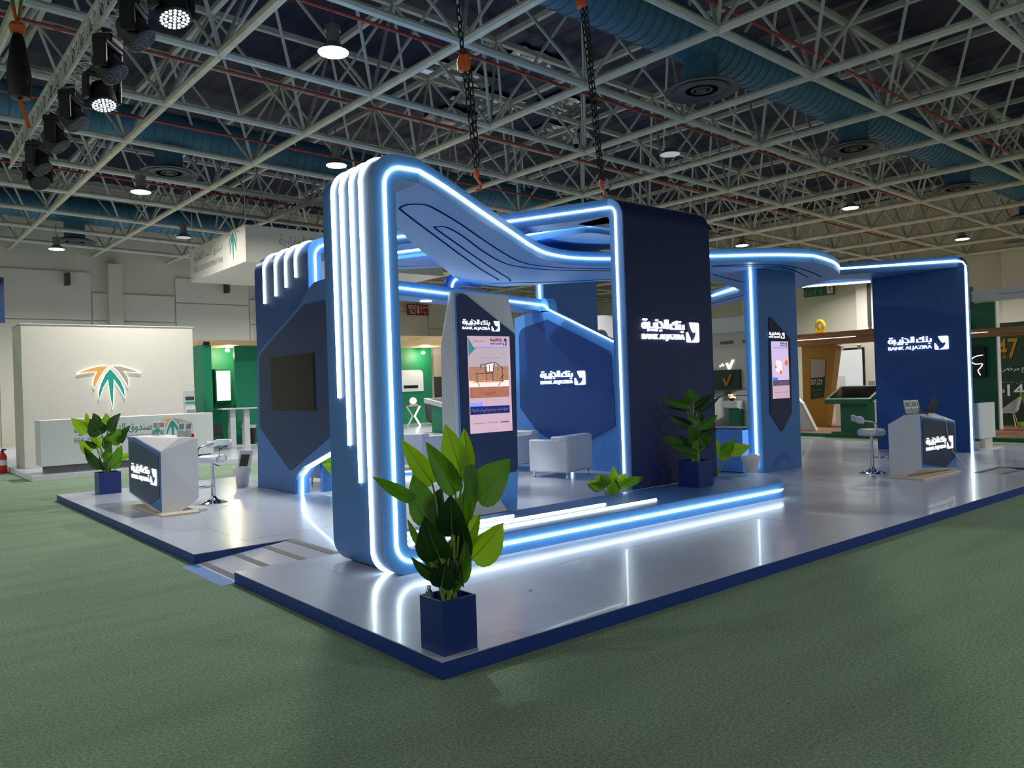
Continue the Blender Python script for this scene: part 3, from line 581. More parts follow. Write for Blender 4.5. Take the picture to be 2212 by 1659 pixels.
# ---------------------------------------------------------------- left navy wall unit with striped top
lu = thing('striped_wall', 'tall dark navy wall with four short curved light strips at top left', 'booth wall')
lp = rnd([(2.905, 1.1), (2.905, 4.33, 0.32), (3.6, 4.33), (3.6, 4.1), (3.14, 4.1, 0.07), (3.14, 1.1)], 10)
ob('wall_body', 'deepblue', lu, lambda bm: prism(bm, lp, 'xz', 7.79, 9.99), smooth=True)
lf = ob('front_face', 'sky', lu, lambda bm: prism(bm, lp, 'xz', 7.765, 7.79)); led(lf, [(p[0], 7.757, p[1]) for p in rnd([(3.025, 3.3), (3.025, 4.21, 0.22), (3.6, 4.21)], 8)], 0.0145)
for y, ze in ((9.555, 3.42), (9.06, 3.5), (8.63, 3.6), (8.236, 3.72)): led(lu, [(3.5, y, 4.335)]+[(p[0], y, p[1]) for p in rnd([(3.5, 4.335), (2.9, 4.335, 0.32), (2.9, 3.0)], 8)[1:-1]]+[(2.897, y, ze)], 0.02)
# ---------------------------------------------------------------- hexagonal media wall
mw = thing('media_wall', 'blue media wall with dark hexagonal panel and black television, lit corner cut', 'booth wall')
hp_ = rnd([(10.07, PZ), (9.9, 2.55, 0.2), (8.05, 3.24, 0.1), (7.75, 3.46, 0.1), (7.5, 3.55, 0.15), (6.62, 3.56), (6.62, 1.05), (7.1, 0.90), (8.15, 0.58, 0.05), (8.43, 0.40, 0.2), (8.455, PZ)], 6)
ob('wall_body', 'royal', mw, lambda bm: prism(bm, hp_, 'yz', 2.87, 2.9))
ob('wall_core', 'sky', mw, lambda bm: prism(bm, [(10.05, PZ), (9.88, 2.54), (8.05, 3.22), (7.5, 3.52), (6.64, 3.53), (6.64, 1.06), (7.1, 0.91), (8.15, 0.59), (8.42, 0.41), (8.45, PZ)], 'yz', 2.9, 3.12))
dp = rnd([(9.85, 1.2, 0.12), (9.78, 2.5, 0.12), (7.87, 3.23, 0.08), (6.9, 3.22, 0.1), (6.9, 1.2, 0.1), (7.1, 1.12), (8.63, 0.49, 0.1)], 5)
ob('hexagon_panel', 'inknavy', mw, lambda bm: prism(bm, dp, 'yz', 2.855, 2.87))
tv = ob('television', 'dark', mw, box, 2.845, 2.856, 7.56, 9.27, 1.51, 2.44); ob('glass', 'blackgloss', tv, box, 2.842, 2.845, 7.59, 9.24, 1.53, 2.42)
led(mw, [(2.985, 8.437, PZ), (2.985, 8.41, 0.40), (2.985, 8.14, 0.566), (2.985, 7.0, 0.92)], 0.02)
st = thing('lit_post', 'short navy post with white light strip behind the media wall', 'post'); ob('post_body', 'royal', st, box, 3.3, 3.85, 8.3, 8.4, PZ, 1.6); ob('light_strip', 'led', st, box, 3.5, 3.535, 8.28, 8.3, PZ+0.02, 1.5)
# beam from media wall to back wall
bd = thing('lintel_beam', 'sky-blue lintel beam with light strip and round downlight beneath', 'beam')
ob('beam_body', 'sky', bd, lambda bm: prism(bm, [(2.95, 6.64), (8.2, 8.09), (8.1, 8.6), (2.95, 7.16)], 'xy', 3.34, 3.58)); led(bd, [(2.95, 6.628, 3.46), (8.16, 8.068, 3.46)], 0.0145)
ob('downlight', 'lampdisc', bd, lathe, [(0.001, 3.332), (0.1, 3.332), (0.1, 3.345), (0.001, 3.345)], 18, c=(4.97, 7.5, 0))
# ---------------------------------------------------------------- back wall with logo
bw = thing('logo_wall', 'blue back wall with white bank sign and sloping lit top edge', 'booth wall')
wp = rnd([(9.0, PZ), (8.95, 3.25), (8.3, 3.36, 0.1), (7.86, 3.31), (5.6, 2.34), (5.6, PZ)], 5)
ob('wall_body', 'sky', bw, lambda bm: prism(bm, wp, 'yz', 8.2, 8.43))
ob('dark_panel', 'deepblue', bw, lambda bm: prism(bm, rnd([(8.85, 1.33, 0.15), (8.8, 3.0, 0.2), (7.9, 3.14, 0.08), (6.15, 2.38, 0.15), (6.1, 0.98, 0.1), (7.36, 0.45, 0.1), (8.35, 0.85)], 5), 'yz', 8.185, 8.2))
ob('corner_return', 'sky', bw, lambda bm: prism(bm, rnd([(8.1, 3.58), (7.9, 3.58, 0.12), (7.82, 3.3), (8.1, 3.3)], 6), 'yz', 8.2, 8.43))
led(bw, [(8.19, 8.09, 3.46), (8.19, 7.98, 3.44), (8.19, 7.87, 3.35), (8.19, 5.62, 2.37)], 0.0145)
logo(bw, (8.183, 8.13, 1.775), '-x', 1.29, 'softsign', 0.03, H=0.31)
led(bw, [(8.19, 7.32, PZ), (8.19, 7.32, 0.45)], 0.012)
fc = thing('lounge_curb', 'thin blue floor curb with light strip behind the armchairs', 'curb'); ob('curb_body', 'sky', fc, lambda bm: prism(bm, [(4.6, 9.9), (7.0, 8.19), (7.05, 8.29), (4.7, 10.0)], 'xy', PZ, 0.2)); led(fc, [(4.6, 9.89, 0.19), (7.0, 8.18, 0.19)], 0.012)
# ---------------------------------------------------------------- back column, screen column, right wall
bc = thing('rear_column', 'blue rear column with light strip seen above the logo wall', 'booth pillar'); ob('column_body', 'royal', bc, box, 9.12, 10.8, 8.98, 9.25, PZ, 4.33, bevel=0.01); ob('side_face', 'sky', bc, box, 9.1, 9.12, 8.985, 9.245, PZ, 4.33); led(bc, [(9.092, 9.11, 0.2), (9.092, 9.11, 4.2)], 0.02)
sc_ = thing('screen_column', 'blue column with vertical light strip, advertising screen under the canopy', 'booth pillar')
ob('column_body', 'royal', sc_, box, 9.50, 10.75, 3.82, 4.10, PZ, 3.72, bevel=0.008); ob('strip_face', 'sky', sc_, box, 9.485, 9.50, 3.822, 4.098, PZ, 3.72); led(sc_, [(9.478, 3.945, 0.2), (9.478, 3.945, 3.71)], 0.02)
hx = ob('hexagon_panel', 'panelnavy', sc_, lambda bm: prism(bm, rnd([(9.74, 1.15), (9.80, 2.92, 0.06), (10.48, 2.5, 0.05), (10.45, 1.13, 0.05), (10.10, 0.80, 0.05)], 5), 'xz', 3.805, 3.82))
s2 = ob('screen', 'adlilac', sc_, box, 9.84, 10.38, 3.796, 3.806, 1.41, 2.44)
def ad(nm, m, z0, z1, x0=9.845, x1=10.375): ob(nm, m, s2, box, x0, x1, 3.793, 3.7965, z0, z1)
ad('header_rule', 'adblue', 2.315, 2.325, 9.89, 10.36); ad('caption_bar', 'admauve', 1.64, 1.74); ad('blue_tab', 'adblue', 1.74, 1.79, 9.845, 10.0); ad('footer_panel', 'adpink', 1.41, 1.64)
bm = BM(); flat(bm, rnd([(9.95, 1.92), (9.97, 2.1), (10.14, 2.08), (10.16, 1.9, 0.02), (10.05, 1.87)], 3)); [setattr(v, 'co', Vector((v.co.x, 3.792, v.co.y))) for v in bm.verts]; pb = obj('plan_drawing', bm, 'adsheet', s2)
for (x, z, r) in ((10.29, 2.05, 0.055), (10.1, 1.88, 0.04), (9.94, 1.98, 0.03)): bm = BM(); disc(bm, (x, z), r, 0, 0.001); [setattr(v, 'co', Vector((v.co.x, 3.7915-v.co.z, v.co.y))) for v in bm.verts]; obj('hand_print', bm, 'adorange', s2)
put('caption', text_bm(arabic('أرض وقرض'), 0.33, 0.05, bold=0.01), 'paper', s2, face((10.0, 3.7925, 1.665), '-y')); put('footer_text', text_bm('bankaljazira.com   800 244 9999', 0.44, 0.018), 'ink', s2, face((9.89, 3.7925, 1.51), '-y'))
logo(sc_, (9.78, 3.803, 2.49), '-y', 0.5, 'softsign', 0.006, H=0.12); logo(s2, (10.12, 3.7955, 2.345), '-y', 0.22, 'ink', 0.002)
lb = thing('low_cabinet', 'low bright blue storage cabinet beside the screen column', 'cabinet'); ob('cabinet_body', 'sky', lb, box, 9.3, 9.48, 4.1, 5.0, PZ+0.02, 0.9); ob('cabinet_top', 'royal', lb, box, 9.29, 9.9, 4.1, 5.02, 0.88, 0.9); ob('plinth', 'inknavy', lb, box, 9.32, 9.48, 4.12, 4.98, PZ, PZ+0.02)
rwl = thing('right_logo_wall', 'royal blue end wall with white bank sign and lit right edge', 'booth wall')
rpf = rnd([(2.41, PZ), (2.41, 4.17, 0.2), (4.3, 4.17), (4.3, PZ)], 8); ob('wall_body', 'deepblue', rwl, lambda bm: prism(bm, rpf, 'yz', 14.75, 14.98)); ef = ob('edge_face', 'sky', rwl, box, 14.752, 14.978, 2.39, 2.41, PZ, 3.97)
led(rwl, [(14.80, 2.382, PZ), (14.80, 2.382, 3.82), (14.79, 2.39, 3.95), (14.765, 2.43, 4.03), (14.735, 2.52, 4.06), (13.3, 4.55, 4.06)], 0.022)
ob('roof_return', 'royal', rwl, lambda bm: prism(bm, [(14.75, 2.52), (13.25, 4.6), (13.7, 5.2), (14.98, 4.3), (14.98, 2.6)], 'xy', 3.93, 4.17))
logo(rwl, (14.748, 3.98, 2.255), '-x', 1.24, 'softsign', 0.03, H=0.32)
rb = thing('rear_roof_beam', 'pale blue rear roof beam with two light strips near the right wall', 'roof beam'); ob('beam_body', 'sky', rb, lambda bm: prism(bm, [(15.1, 4.35), (14.1, 5.7), (14.3, 6.4), (15.3, 4.9)], 'xy', 3.93, 4.17)); led(rb, [(14.98, 4.45, 4.05), (14.05, 5.75, 4.05)], 0.022); led(rb, [(15.3, 4.6, 3.92), (14.6, 5.9, 3.92)], 0.02)
# ---------------------------------------------------------------- kiosk totem
kt = thing('advert_totem', 'white faceted totem with navy face, bank sign and pink advertising screen', 'kiosk', (0, 0, 0))
KY = 4.004
bm = BM()
for p in ((3.03, 4.01, 0.16), (3.03, 4.33, 0.16), (3.98, 4.01, 0.16), (3.98, 4.4, 0.16), (3.03, 4.01, 3.02), (3.1, 4.16, 3.03), (3.03, 4.28, 2.35), (3.95, 4.01, 3.0), (3.9, 4.2, 3.0), (4.05, 4.01, 2.5), (4.05, 4.4, 2.4), (4.02, 4.01, 0.75), (4.02, 4.4, 0.75)): bm.verts.new(p)
bmesh.ops.convex_hull(bm, input=bm.verts); obj('totem_body', bm, 'white', kt)
ob('face_frame', 'sky', kt, lambda bm: prism(bm, rnd([(3.075, 0.16), (3.075, 3.0, 0.05), (3.2, 3.0), (4.04, 2.5, 0.03), (4.01, 0.7), (3.97, 0.16), (3.83, 0.16), (3.5, 0.62), (3.09, 0.62)], 4), 'xz', 3.995, 4.01))
ob('face_panel', 'inknavy', kt, lambda bm: prism(bm, rnd([(3.1, 0.66, 0.06), (3.09, 2.99, 0.08), (3.24, 2.98, 0.05), (4.03, 2.48, 0.05), (4.0, 0.66, 0.06)], 5), 'xz', 3.988, 3.996))
ob('base_plate', 'white', kt, box, 2.98, 4.08, 3.84, 4.4, PZ, PZ+0.03, bevel=0.004)
ks = ob('screen', 'adpink', kt, box, 3.235, 3.925, 3.98, 3.99, 1.21, 2.455)
def ka(nm, m, z0, z1, x0=3.24, x1=3.885): return ob(nm, m, ks, box, x0, x1, 3.977, 3.9805, z0, z1)
ka('sky_image', 'adsky', 2.06, 2.31); ka('sand_image', 'adsand', 1.85, 2.06); ka('sheet_image', 'adsheet', 1.80, 1.88); ka('clay_image', 'adclay', 1.66, 1.80); ka('pale_clay_image', 'adpink', 1.56, 1.66)
ka('caption_bar', 'adnavy', 1.45, 1.55); ka('blue_tab', 'adblue', 1.55, 1.605, 3.24, 3.45); ka('header_rule', 'adblue', 2.305, 2.315, 3.32, 3.88)
bm = BM(); flat(bm, [(3.24, 2.2), (3.24, 2.44), (3.33, 2.3), (3.36, 2.3)]); [setattr(v, 'co', Vector((v.co.x, 3.9765, v.co.y))) for v in bm.verts]; obj('corner_flash', bm, 'adteal', ks)
bm = BM()
for a, b in (((3.36, 1.87), (3.36, 1.97)), ((3.52, 1.87), (3.52, 1.99)), ((3.62, 1.87), (3.62, 1.99)), ((3.78, 1.88), (3.78, 2.06)), ((3.33, 1.97), (3.62, 1.98)), ((3.62, 1.98), (3.66, 2.1)), ((3.5, 1.99), (3.5, 2.1)), ((3.42, 2.08), (3.66, 2.12)), ((3.66, 2.12), (3.8, 2.03)), ((3.57, 1.99), (3.57, 2.08)), ((3.63, 1.99), (3.63, 2.09)), ((3.33, 1.87), (3.8, 1.875)), ((3.4, 1.81), (3.36, 1.87)), ((3.7, 1.81), (3.78, 1.88)), ((3.42, 2.04), (3.42, 2.08)), ((3.71, 2.0), (3.71, 2.08)), ((3.74, 1.9), (3.8, 1.95))):
    stroke(bm, [a, b], 0.008, 0, 0.001, 2)
for v in bm.verts: v.co = Vector((v.co.x, 3.9755-v.co.z, v.co.y))
obj('house_sketch', bm, 'ink', ks)
bm = BM(); flat(bm, [(3.53, 2.0), (3.53, 2.09), (3.64, 2.1), (3.64, 2.0)]); [setattr(v, 'co', Vector((v.co.x, 3.9762, v.co.y))) for v in bm.verts]; obj('window_fill', bm, 'adsheet', ks)
put('slogan', text_bm(arabic('لا تتردد!'), 0.17, 0.05), 'ink', ks, face((3.49, 3.976, 1.69), '-y')); put('caption', text_bm(arabic('تمويلك علينا مع برنامج البيع على الخارطة'), 0.6, 0.06, bold=0.008), 'paper', ks, face((3.26, 3.976, 1.47), '-y'))
put('tab_text', text_bm(arabic('أبشر بعزك'), 0.13, 0.03), 'paper', ks, face((3.28, 3.9755, 1.565), '-y')); put('footer_text', text_bm('bankaljazira.com   |   800 244 9999   |', 0.42, 0.02), 'ink', ks, face((3.29, 3.976, 1.325), '-y'))
bm = BM()
for k in range(4): disc(bm, (3.745+k*0.035, 1.335), 0.011, 0, 0.001, 8)
for v in bm.verts: v.co = Vector((v.co.x, 3.976-v.co.z, v.co.y))
obj('social_icons', bm, 'ink', ks)
put('product_title', text_bm(arabic('التمويل العقاري'), 0.16, 0.035), 'blueink', ks, face((3.33, 3.979, 2.37), '-y')); put('programme_name', text_bm(arabic('سكني'), 0.11, 0.045), 'adteal', ks, face((3.62, 3.976, 2.15), '-y')); put('fund_name', text_bm(arabic('صندوق التنمية العقارية'), 0.15, 0.02), 'adteal', ks, face((3.43, 3.976, 2.16), '-y'))
put('fine_print', text_bm('www.bankaljazira.com terms apply', 0.25, 0.008), 'ink', ks, face((3.45, 3.979, 1.24), '-y'))
logo(kt, (3.165, 3.985, 2.52), '-y', 0.6, 'softsign', 0.008, H=0.15); logo(ks, (3.6, 3.9795, 2.335), '-y', 0.27, 'ink', 0.002, ink2='blueink')
# ---------------------------------------------------------------- counters
def hull(name, pts, m, parent, bevel=0.0):
    bm = BM(); [bm.verts.new(p) for p in pts]; bmesh.ops.convex_hull(bm, input=bm.verts); bmesh.ops.dissolve_limit(bm, angle_limit=0.01, verts=bm.verts, edges=bm.edges); return obj(name, bm, m, parent, bevel=bevel)
cl = thing('reception_counter', 'white faceted counter at left with navy sign face and brochures on top', 'counter')
hull('counter_body', [(0.6, 9.66, 1.2), (0.6, 9.26, 1.205), (0.6, 7.90, 1.03), (0.6, 7.93, 0.14), (0.6, 9.68, 0.30), (0.87, 7.93, 1.205), (1.13, 7.93, 1.2), (0.87, 7.93, 0.14), (1.12, 7.93, 0.3), (1.13, 9.66, 1.2), (1.12, 9.66, 0.3), (0.87, 9.3, 0.14), (0.62, 8.6, 0.14)], 'white', cl)
ob('base_plate', 'beige', cl, box, 0.53, 1.06, 7.68, 9.3, PZ, 0.14, bevel=0.003)
ob('front_frame', 'royal', cl, lambda bm: prism(bm, [(9.63, 1.185), (9.26, 1.19), (7.92, 1.015), (7.945, 0.155), (9.65, 0.31)], 'yz', 0.59, 0.602))
ob('front_panel', 'inknavy', cl, lambda bm: prism(bm, rnd([(9.56, 1.125, 0.05), (9.3, 1.13, 0.06), (7.98, 0.955, 0.06), (7.99, 0.365, 0.05), (8.45, 0.225, 0.05), (9.6, 0.33, 0.05)], 5), 'yz', 0.583, 0.592))
logo(cl, (0.582, 9.42, 0.525), '-x', 1.34, 'softsign', 0.012, H=0.27)
crr = thing('sign_counter', 'white faceted counter at right with dark sign face and laptop', 'counter')
hull('counter_body', [(10.15, 1.92, 0.965), (10.15, 1.66, 1.118), (10.15, 1.42, 1.122), (10.15, 1.92, 0.14), (10.15, 1.65, 0.14), (10.15, 1.42, 0.275), (11.5, 1.42, 0.955), (11.49, 1.42, 0.15), (10.9, 1.62, 1.122), (11.5, 1.92, 0.965), (11.3, 1.7, 1.11), (11.49, 1.92, 0.15)], 'white', crr)
ob('base_plate', 'beige', crr, box, 9.98, 11.4, 1.31, 1.9, PZ, 0.14, bevel=0.003)
ob('front_frame', 'royal', crr, lambda bm: prism(bm, [(10.165, 1.108), (11.485, 0.945), (11.475, 0.165), (10.165, 0.285)], 'xz', 1.41, 1.422))
ob('front_panel', 'panelnavy', crr, lambda bm: prism(bm, rnd([(10.2, 1.07, 0.06), (11.42, 0.915, 0.08), (11.44, 0.36, 0.04), (11.05, 0.215, 0.04), (10.2, 0.335, 0.06)], 5), 'xz', 1.402, 1.412))
logo(crr, (10.305, 1.4, 0.515), '-y', 1.01, 'softsign', 0.012, H=0.235)
ca_ = thing('white_cable', 'thin white cable draped over the right counter face', 'cable'); ob('cable', 'white', ca_, tube, [(10.95, 1.6, 1.13), (11.0, 1.43, 1.06), (11.08, 1.395, 0.95), (11.1, 1.395, 0.8), (11.22, 1.392, 0.62), (11.3, 1.392, 0.45), (11.5, 1.35, 0.3), (11.62, 1.3, 0.14), (11.75, 1.32, 0.12)], 0.005, 6, smooth=True)
lt = thing('laptop', 'open grey laptop standing on the right counter', 'laptop', (10.75, 1.62, 1.124), 0.7); ob('base', 'darkgrey', lt, box, -0.16, 0.16, -0.11, 0.11, 0, 0.016, bevel=0.003); bm = BM(); box(bm, -0.16, 0.16, -0.006, 0.006, 0, 0.23); bm.transform(Matrix.Translation((0, -0.11, 0.014)) @ Matrix.Rotation(math.radians(22), 4, 'X')); obj('lid', bm, 'darkgrey', lt)
def brochure_stand(lab, loc, rz):
    t = thing('brochure_stand', lab, 'brochure holder', loc, rz, group='clear brochure holders')
    M = Matrix.Rotation(math.radians(-16), 4, 'X')
    for nm, m, b in (('back_plate', 'clear', (-0.055, 0.055, -0.004, 0.0, 0, 0.2)), ('leaflet', 'paper', (-0.05, 0.05, -0.02, -0.006, 0.012, 0.23)), ('front_lip', 'clear', (-0.055, 0.055, -0.03, -0.026, 0, 0.09))): bm = BM(); box(bm, *b); bm.transform(M); obj(nm, bm, m, t)
    bm = BM(); box(bm, -0.04, 0.04, -0.0215, -0.0205, 0.12, 0.2); bm.transform(M); obj('leaflet_print', bm, 'greyink', t); ob('foot', 'clear', t, box, -0.055, 0.055, -0.035, 0.09, 0, 0.004); return t
bp_ = brochure_stand('clear holder of leaflets, tallest at back left of left counter', (1.05, 9.45, 1.2), -0.7)
for l, r, lab in (((0.98, 9.52, 1.2), -0.5, 'small clear leaflet holder beside the sanitiser bottle'), ((1.0, 8.28, 1.2), -0.9, 'clear leaflet holder at the near end of the left counter'), ((1.08, 8.2, 1.2), -0.9, 'clear leaflet holder behind another on the left counter near end'),
                  ((10.45, 1.72, 1.116), -0.6, 'clear leaflet holder at left end of the right counter'), ((10.55, 1.66, 1.118), -0.6, 'second clear leaflet holder on the right counter'), ((10.85, 1.75, 1.11), -0.5, 'tall leaflet holder behind the laptop')): dup(bp_, l, r, lab)
sb = thing('sanitiser_bottle', 'clear pump bottle with green band on the left counter', 'bottle', (0.95, 9.3, 1.203)); ob('bottle', 'clear', sb, lathe, [(0.001, 0), (0.035, 0), (0.035, 0.13), (0.012, 0.16), (0.012, 0.18), (0.001, 0.18)], 14, smooth=True); ob('band', 'teal', sb, lathe, [(0.036, 0.05), (0.036, 0.1)], 14); ob('pump', 'white', sb, tube, [(0, 0, 0.18), (0, 0, 0.22), (0.04, 0, 0.22)], 0.008, 6)
cb = thing('red_carton', 'tiny red carton at the right edge of left counter', 'carton', (1.1, 8.08, 1.2), 0.4); ob('carton', 'red', cb, box, -0.02, 0.02, -0.02, 0.02, 0, 0.05, bevel=0.003); ob('carton_label', 'paper', cb, box, -0.021, 0.0, -0.015, 0.015, 0.02, 0.035)
ub = thing('power_adapter', 'small white power adapter on floor behind left counter', 'adapter', (1.15, 7.85, PZ)); ob('adapter_body', 'white', ub, box, -0.06, 0.06, -0.03, 0.03, 0, 0.05, bevel=0.01); ob('adapter_cord', 'white', ub, tube, [(0.06, 0, 0.02), (0.2, 0.05, 0.008), (0.45, 0.25, 0.008)], 0.005, 6)
# ---------------------------------------------------------------- bar stools
def make_stool(lab, loc, rz):
    t = thing('bar_stool', lab, 'bar stool', loc, rz, group='white bar stools')
    ob('base', 'chrome', t, lathe, [(0.21, 0.0), (0.21, 0.008), (0.15, 0.025), (0.07, 0.06), (0.04, 0.1), (0.035, 0.12), (0.001, 0.12)], 28, smooth=True)
    ob('lower_column', 'chrome', t, tube, [(0, 0, 0.1), (0, 0, 0.4)], 0.032, 14, smooth=True); ob('gas_lift', 'chrome', t, tube, [(0, 0, 0.35), (0, 0, 0.66)], 0.025, 14, smooth=True)
    fr_ = [(0, 0, 0.27)]+[(0.16+0.11*math.cos(a), 0.11*math.sin(a), 0.27) for a in [math.pi*(1-k/8) for k in range(17)]]+[(0, 0, 0.27)]
    ob('footrest', 'chrome', t, tube, fr_, 0.01, 8, smooth=True); ob('lever', 'dark', t, tube, [(0, 0.02, 0.62), (-0.05, 0.1, 0.58)], 0.008, 6)
    ob('seat', 'leatherette', t, lathe, [(0.001, 0.64), (0.19, 0.64), (0.215, 0.66), (0.22, 0.70), (0.21, 0.735), (0.18, 0.75), (0.001, 0.75)], 28, smooth=True)
    bm = BM()                                             # low curved backrest
    for k in range(13):
        a = math.radians(110+140*k/12)
        for r, z in ((0.235, 0.86), (0.25, 0.96), (0.275, 0.96), (0.26, 0.85)): bm.verts.new((r*math.cos(a)*1.05-0.03, r*math.sin(a), z+(0.03 if abs(k-6) < 4 else 0)))
    bm.verts.ensure_lookup_table()
    for k in range(12):
        for q in range(4): bm.faces.new([bm.verts[4*k+q], bm.verts[4*k+(q+1) % 4], bm.verts[4*k+4+(q+1) % 4], bm.verts[4*k+4+q]])
    bm.faces.new([bm.verts[q] for q in range(4)]); bm.faces.new([bm.verts[48+q] for q in (3, 2, 1, 0)])
    obj('backrest', bm, 'leatherette', t, True, bevel=0.012)
    for s in (-1, 1): ob('arm_tube', 'chrome', t, tube, [(0.07, s*0.2, 0.65), (0.08, s*0.225, 0.7), (0.07, s*0.23, 0.84), (0.02, s*0.235, 0.88), (-0.12, s*0.225, 0.9), (-0.24, s*0.16, 0.93)], 0.011, 8, smooth=True)
    return t
s1 = make_stool('white and chrome bar stool behind the left counter', (1.56, 8.6, PZ), math.radians(205))
dup(s1, (10.48, 2.36, PZ), math.radians(-60), 'white and chrome bar stool in front of the right logo wall')
# ---------------------------------------------------------------- armchairs
def make_armchair(lab, loc, rz):
    t = thing('armchair', lab, 'armchair', loc, rz, group='white cube armchairs')
    ob('backrest', 'leatherette', t, box, -0.44, 0.44, -0.42, -0.2, 0.1, 0.76, smooth=True, bevel=0.035)
    for s in (-1, 1): ob('arm', 'leatherette', t, box, min(s*0.45, s*0.28), max(s*0.45, s*0.28), -0.41, 0.42, 0.1, 0.69, smooth=True, bevel=0.03)
    ob('seat_base', 'leatherette', t, box, -0.28, 0.28, -0.2, 0.4, 0.1, 0.3, bevel=0.02); ob('seat_cushion', 'leatherette', t, box, -0.275, 0.275, -0.2, 0.42, 0.3, 0.44, smooth=True, bevel=0.04)
    for x in (-0.38, 0.38):
        for y in (-0.35, 0.35): ob('leg', 'chrome', t, lathe, [(0.03, 0.0), (0.02, 0.02), (0.022, 0.08), (0.035, 0.1)], 12, c=(x, y, 0), smooth=True)
    return t
a1 = make_armchair('white cube armchair nearest the curb, seen from behind', (7.27, 6.63, PZ), math.radians(15))
dup(a1, (7.55, 8.45, PZ), math.radians(100), 'white cube armchair half hidden behind the totem right edge'); dup(a1, (6.55, 10.25, PZ), math.radians(-75), 'white cube armchair seen left of the totem through the arch'); dup(a1, (4.2, 9.45, PZ), math.radians(-80), 'white cube armchair glimpsed under the media wall corner cut')
# ---------------------------------------------------------------- plants
UR = Vector((0.7695, -0.6387, 0)); UF = Vector((0.6387, 0.7695, 0)); UZ = Vector((0, 0, 1))
def leaf_bm(B, T, wd, fold, tilt, curl):
    L = (T-B).length; ax = (T-B)/L; nv = -UF; side = ax.cross(nv).normalized(); nrm = side.cross(ax).normalized()
    side = (side*math.cos(tilt)+nrm*math.sin(tilt)).normalized(); nrm = side.cross(ax).normalized(); bm = BM(); rows = []
    prof = [(-0.02, 0.0), (-0.05, 0.2), (0.0, 0.36), (0.12, 0.47), (0.28, 0.5), (0.45, 0.455), (0.62, 0.36), (0.78, 0.235), (0.9, 0.115), (1.0, 0.0)]
    mid = [-0.02+0.0, 0.0, 0.03, 0.13, 0.28, 0.45, 0.62, 0.78, 0.9, 1.0]
    for (t, h), tm in zip(prof, mid):
        c0 = B+ax*(L*tm)+nrm*(curl*L*(4*tm*(1-tm)))
        row = []
        for s in (-1, -0.55, 0, 0.55, 1):
            b = B+ax*(L*(tm+(t-tm)*abs(s)))+nrm*(curl*L*(4*tm*(1-tm))); wob = 0.02*wd*math.sin(9*tm+3*s)
            row.append(bm.verts.new(b+side*(h*wd*s)+nrm*(fold*wd*h*abs(s)**1.3+wob*abs(s)-(0.004 if s == 0 else 0))))
        rows.append(row)
    for a, b in zip(rows, rows[1:]):
        for k in range(4):
            try: bm.faces.new((a[k], a[k+1], b[k+1], b[k]))
            except ValueError: pass
    return bm
def leaf_rib(B, T, tilt, curl):
    L = (T-B).length; ax = (T-B)/L; side = ax.cross(-UF).normalized(); nrm = side.cross(ax).normalized(); side = (side*math.cos(tilt)+nrm*math.sin(tilt)).normalized(); nrm = side.cross(ax).normalized()
    return [B+ax*(L*t_)+nrm*(curl*L*4*t_*(1-t_)-0.004) for t_ in [k/8*0.97 for k in range(9)]]
def plant(t, c, leaves, sc, seed, r_foot=0.05, root_drop=0.02):
    "leaves: (tip u, tip v, base u, base v, width, depth offset, shade); metres in the view-aligned plane through the pot"
    rg_ = random.Random(seed); C = Vector(c)
    for (tu, tv, bu, bv, wd, dz, sh) in leaves:
        B = C+UR*bu*sc+UZ*bv*sc+UF*dz*0.6; T = C+UR*tu*sc+UZ*tv*sc+UF*(dz*1.4+rg_.uniform(-0.05, 0.05))
        fo, ti, cu_ = rg_.uniform(0.15, 0.4), rg_.uniform(-0.5, 0.5), rg_.uniform(-0.05, 0.08)
        bm = leaf_bm(B, T, wd*sc*1.14, fo, ti, cu_); lo_ = obj('leaf', bm, ('leaf_shaded', 'leaf_mid', 'leaf_backlit')[sh], t, True)
        rib = leaf_rib(B, T, ti, cu_); rr9 = [0.0045-0.004*k/8 for k in range(9)]; ob('midrib', 'stalk', lo_, tube, rib, 0.004, 4, rr=rr9)
        foot = C+UR*rg_.uniform(-r_foot, r_foot)+UF*rg_.uniform(-r_foot, r_foot)-UZ*root_drop; m_ = foot.lerp(B, 0.55)-UR*(bu*sc*0.12)
        pts = [p for p in cr([foot, m_, B, B.lerp(T, 0.5)-UZ*0.0], 3)]; n_ = len(pts)
        ob('stem', 'stalk', t, tube, pts[:int(n_*0.75)], 0.007, 5, rr=[0.011-0.008*k/n_ for k in range(int(n_*0.75))], smooth=True)
def pot(t, x, y, z, s, h, rz=0, ztop=None):
    M = Matrix.Translation((x, y, z)) @ Matrix.Rotation(rz, 4, 'Z'); a = s/2; w_ = 0.012; bm = BM()
    for b in ((-a, a, -a, -a+w_, 0, h), (-a, a, a-w_, a, 0, h), (-a, -a+w_, -a+w_, a-w_, 0, h), (a-w_, a, -a+w_, a-w_, 0, h), (-a+w_, a-w_, -a+w_, a-w_, 0, 0.02)): box(bm, *b, M=M)
    obj('pot', bm, 'potblue', t); bm = BM(); box(bm, -a+w_, a-w_, -a+w_, a-w_, 0.02, h-0.05, M=M); obj('soil', bm, 'soil', t)
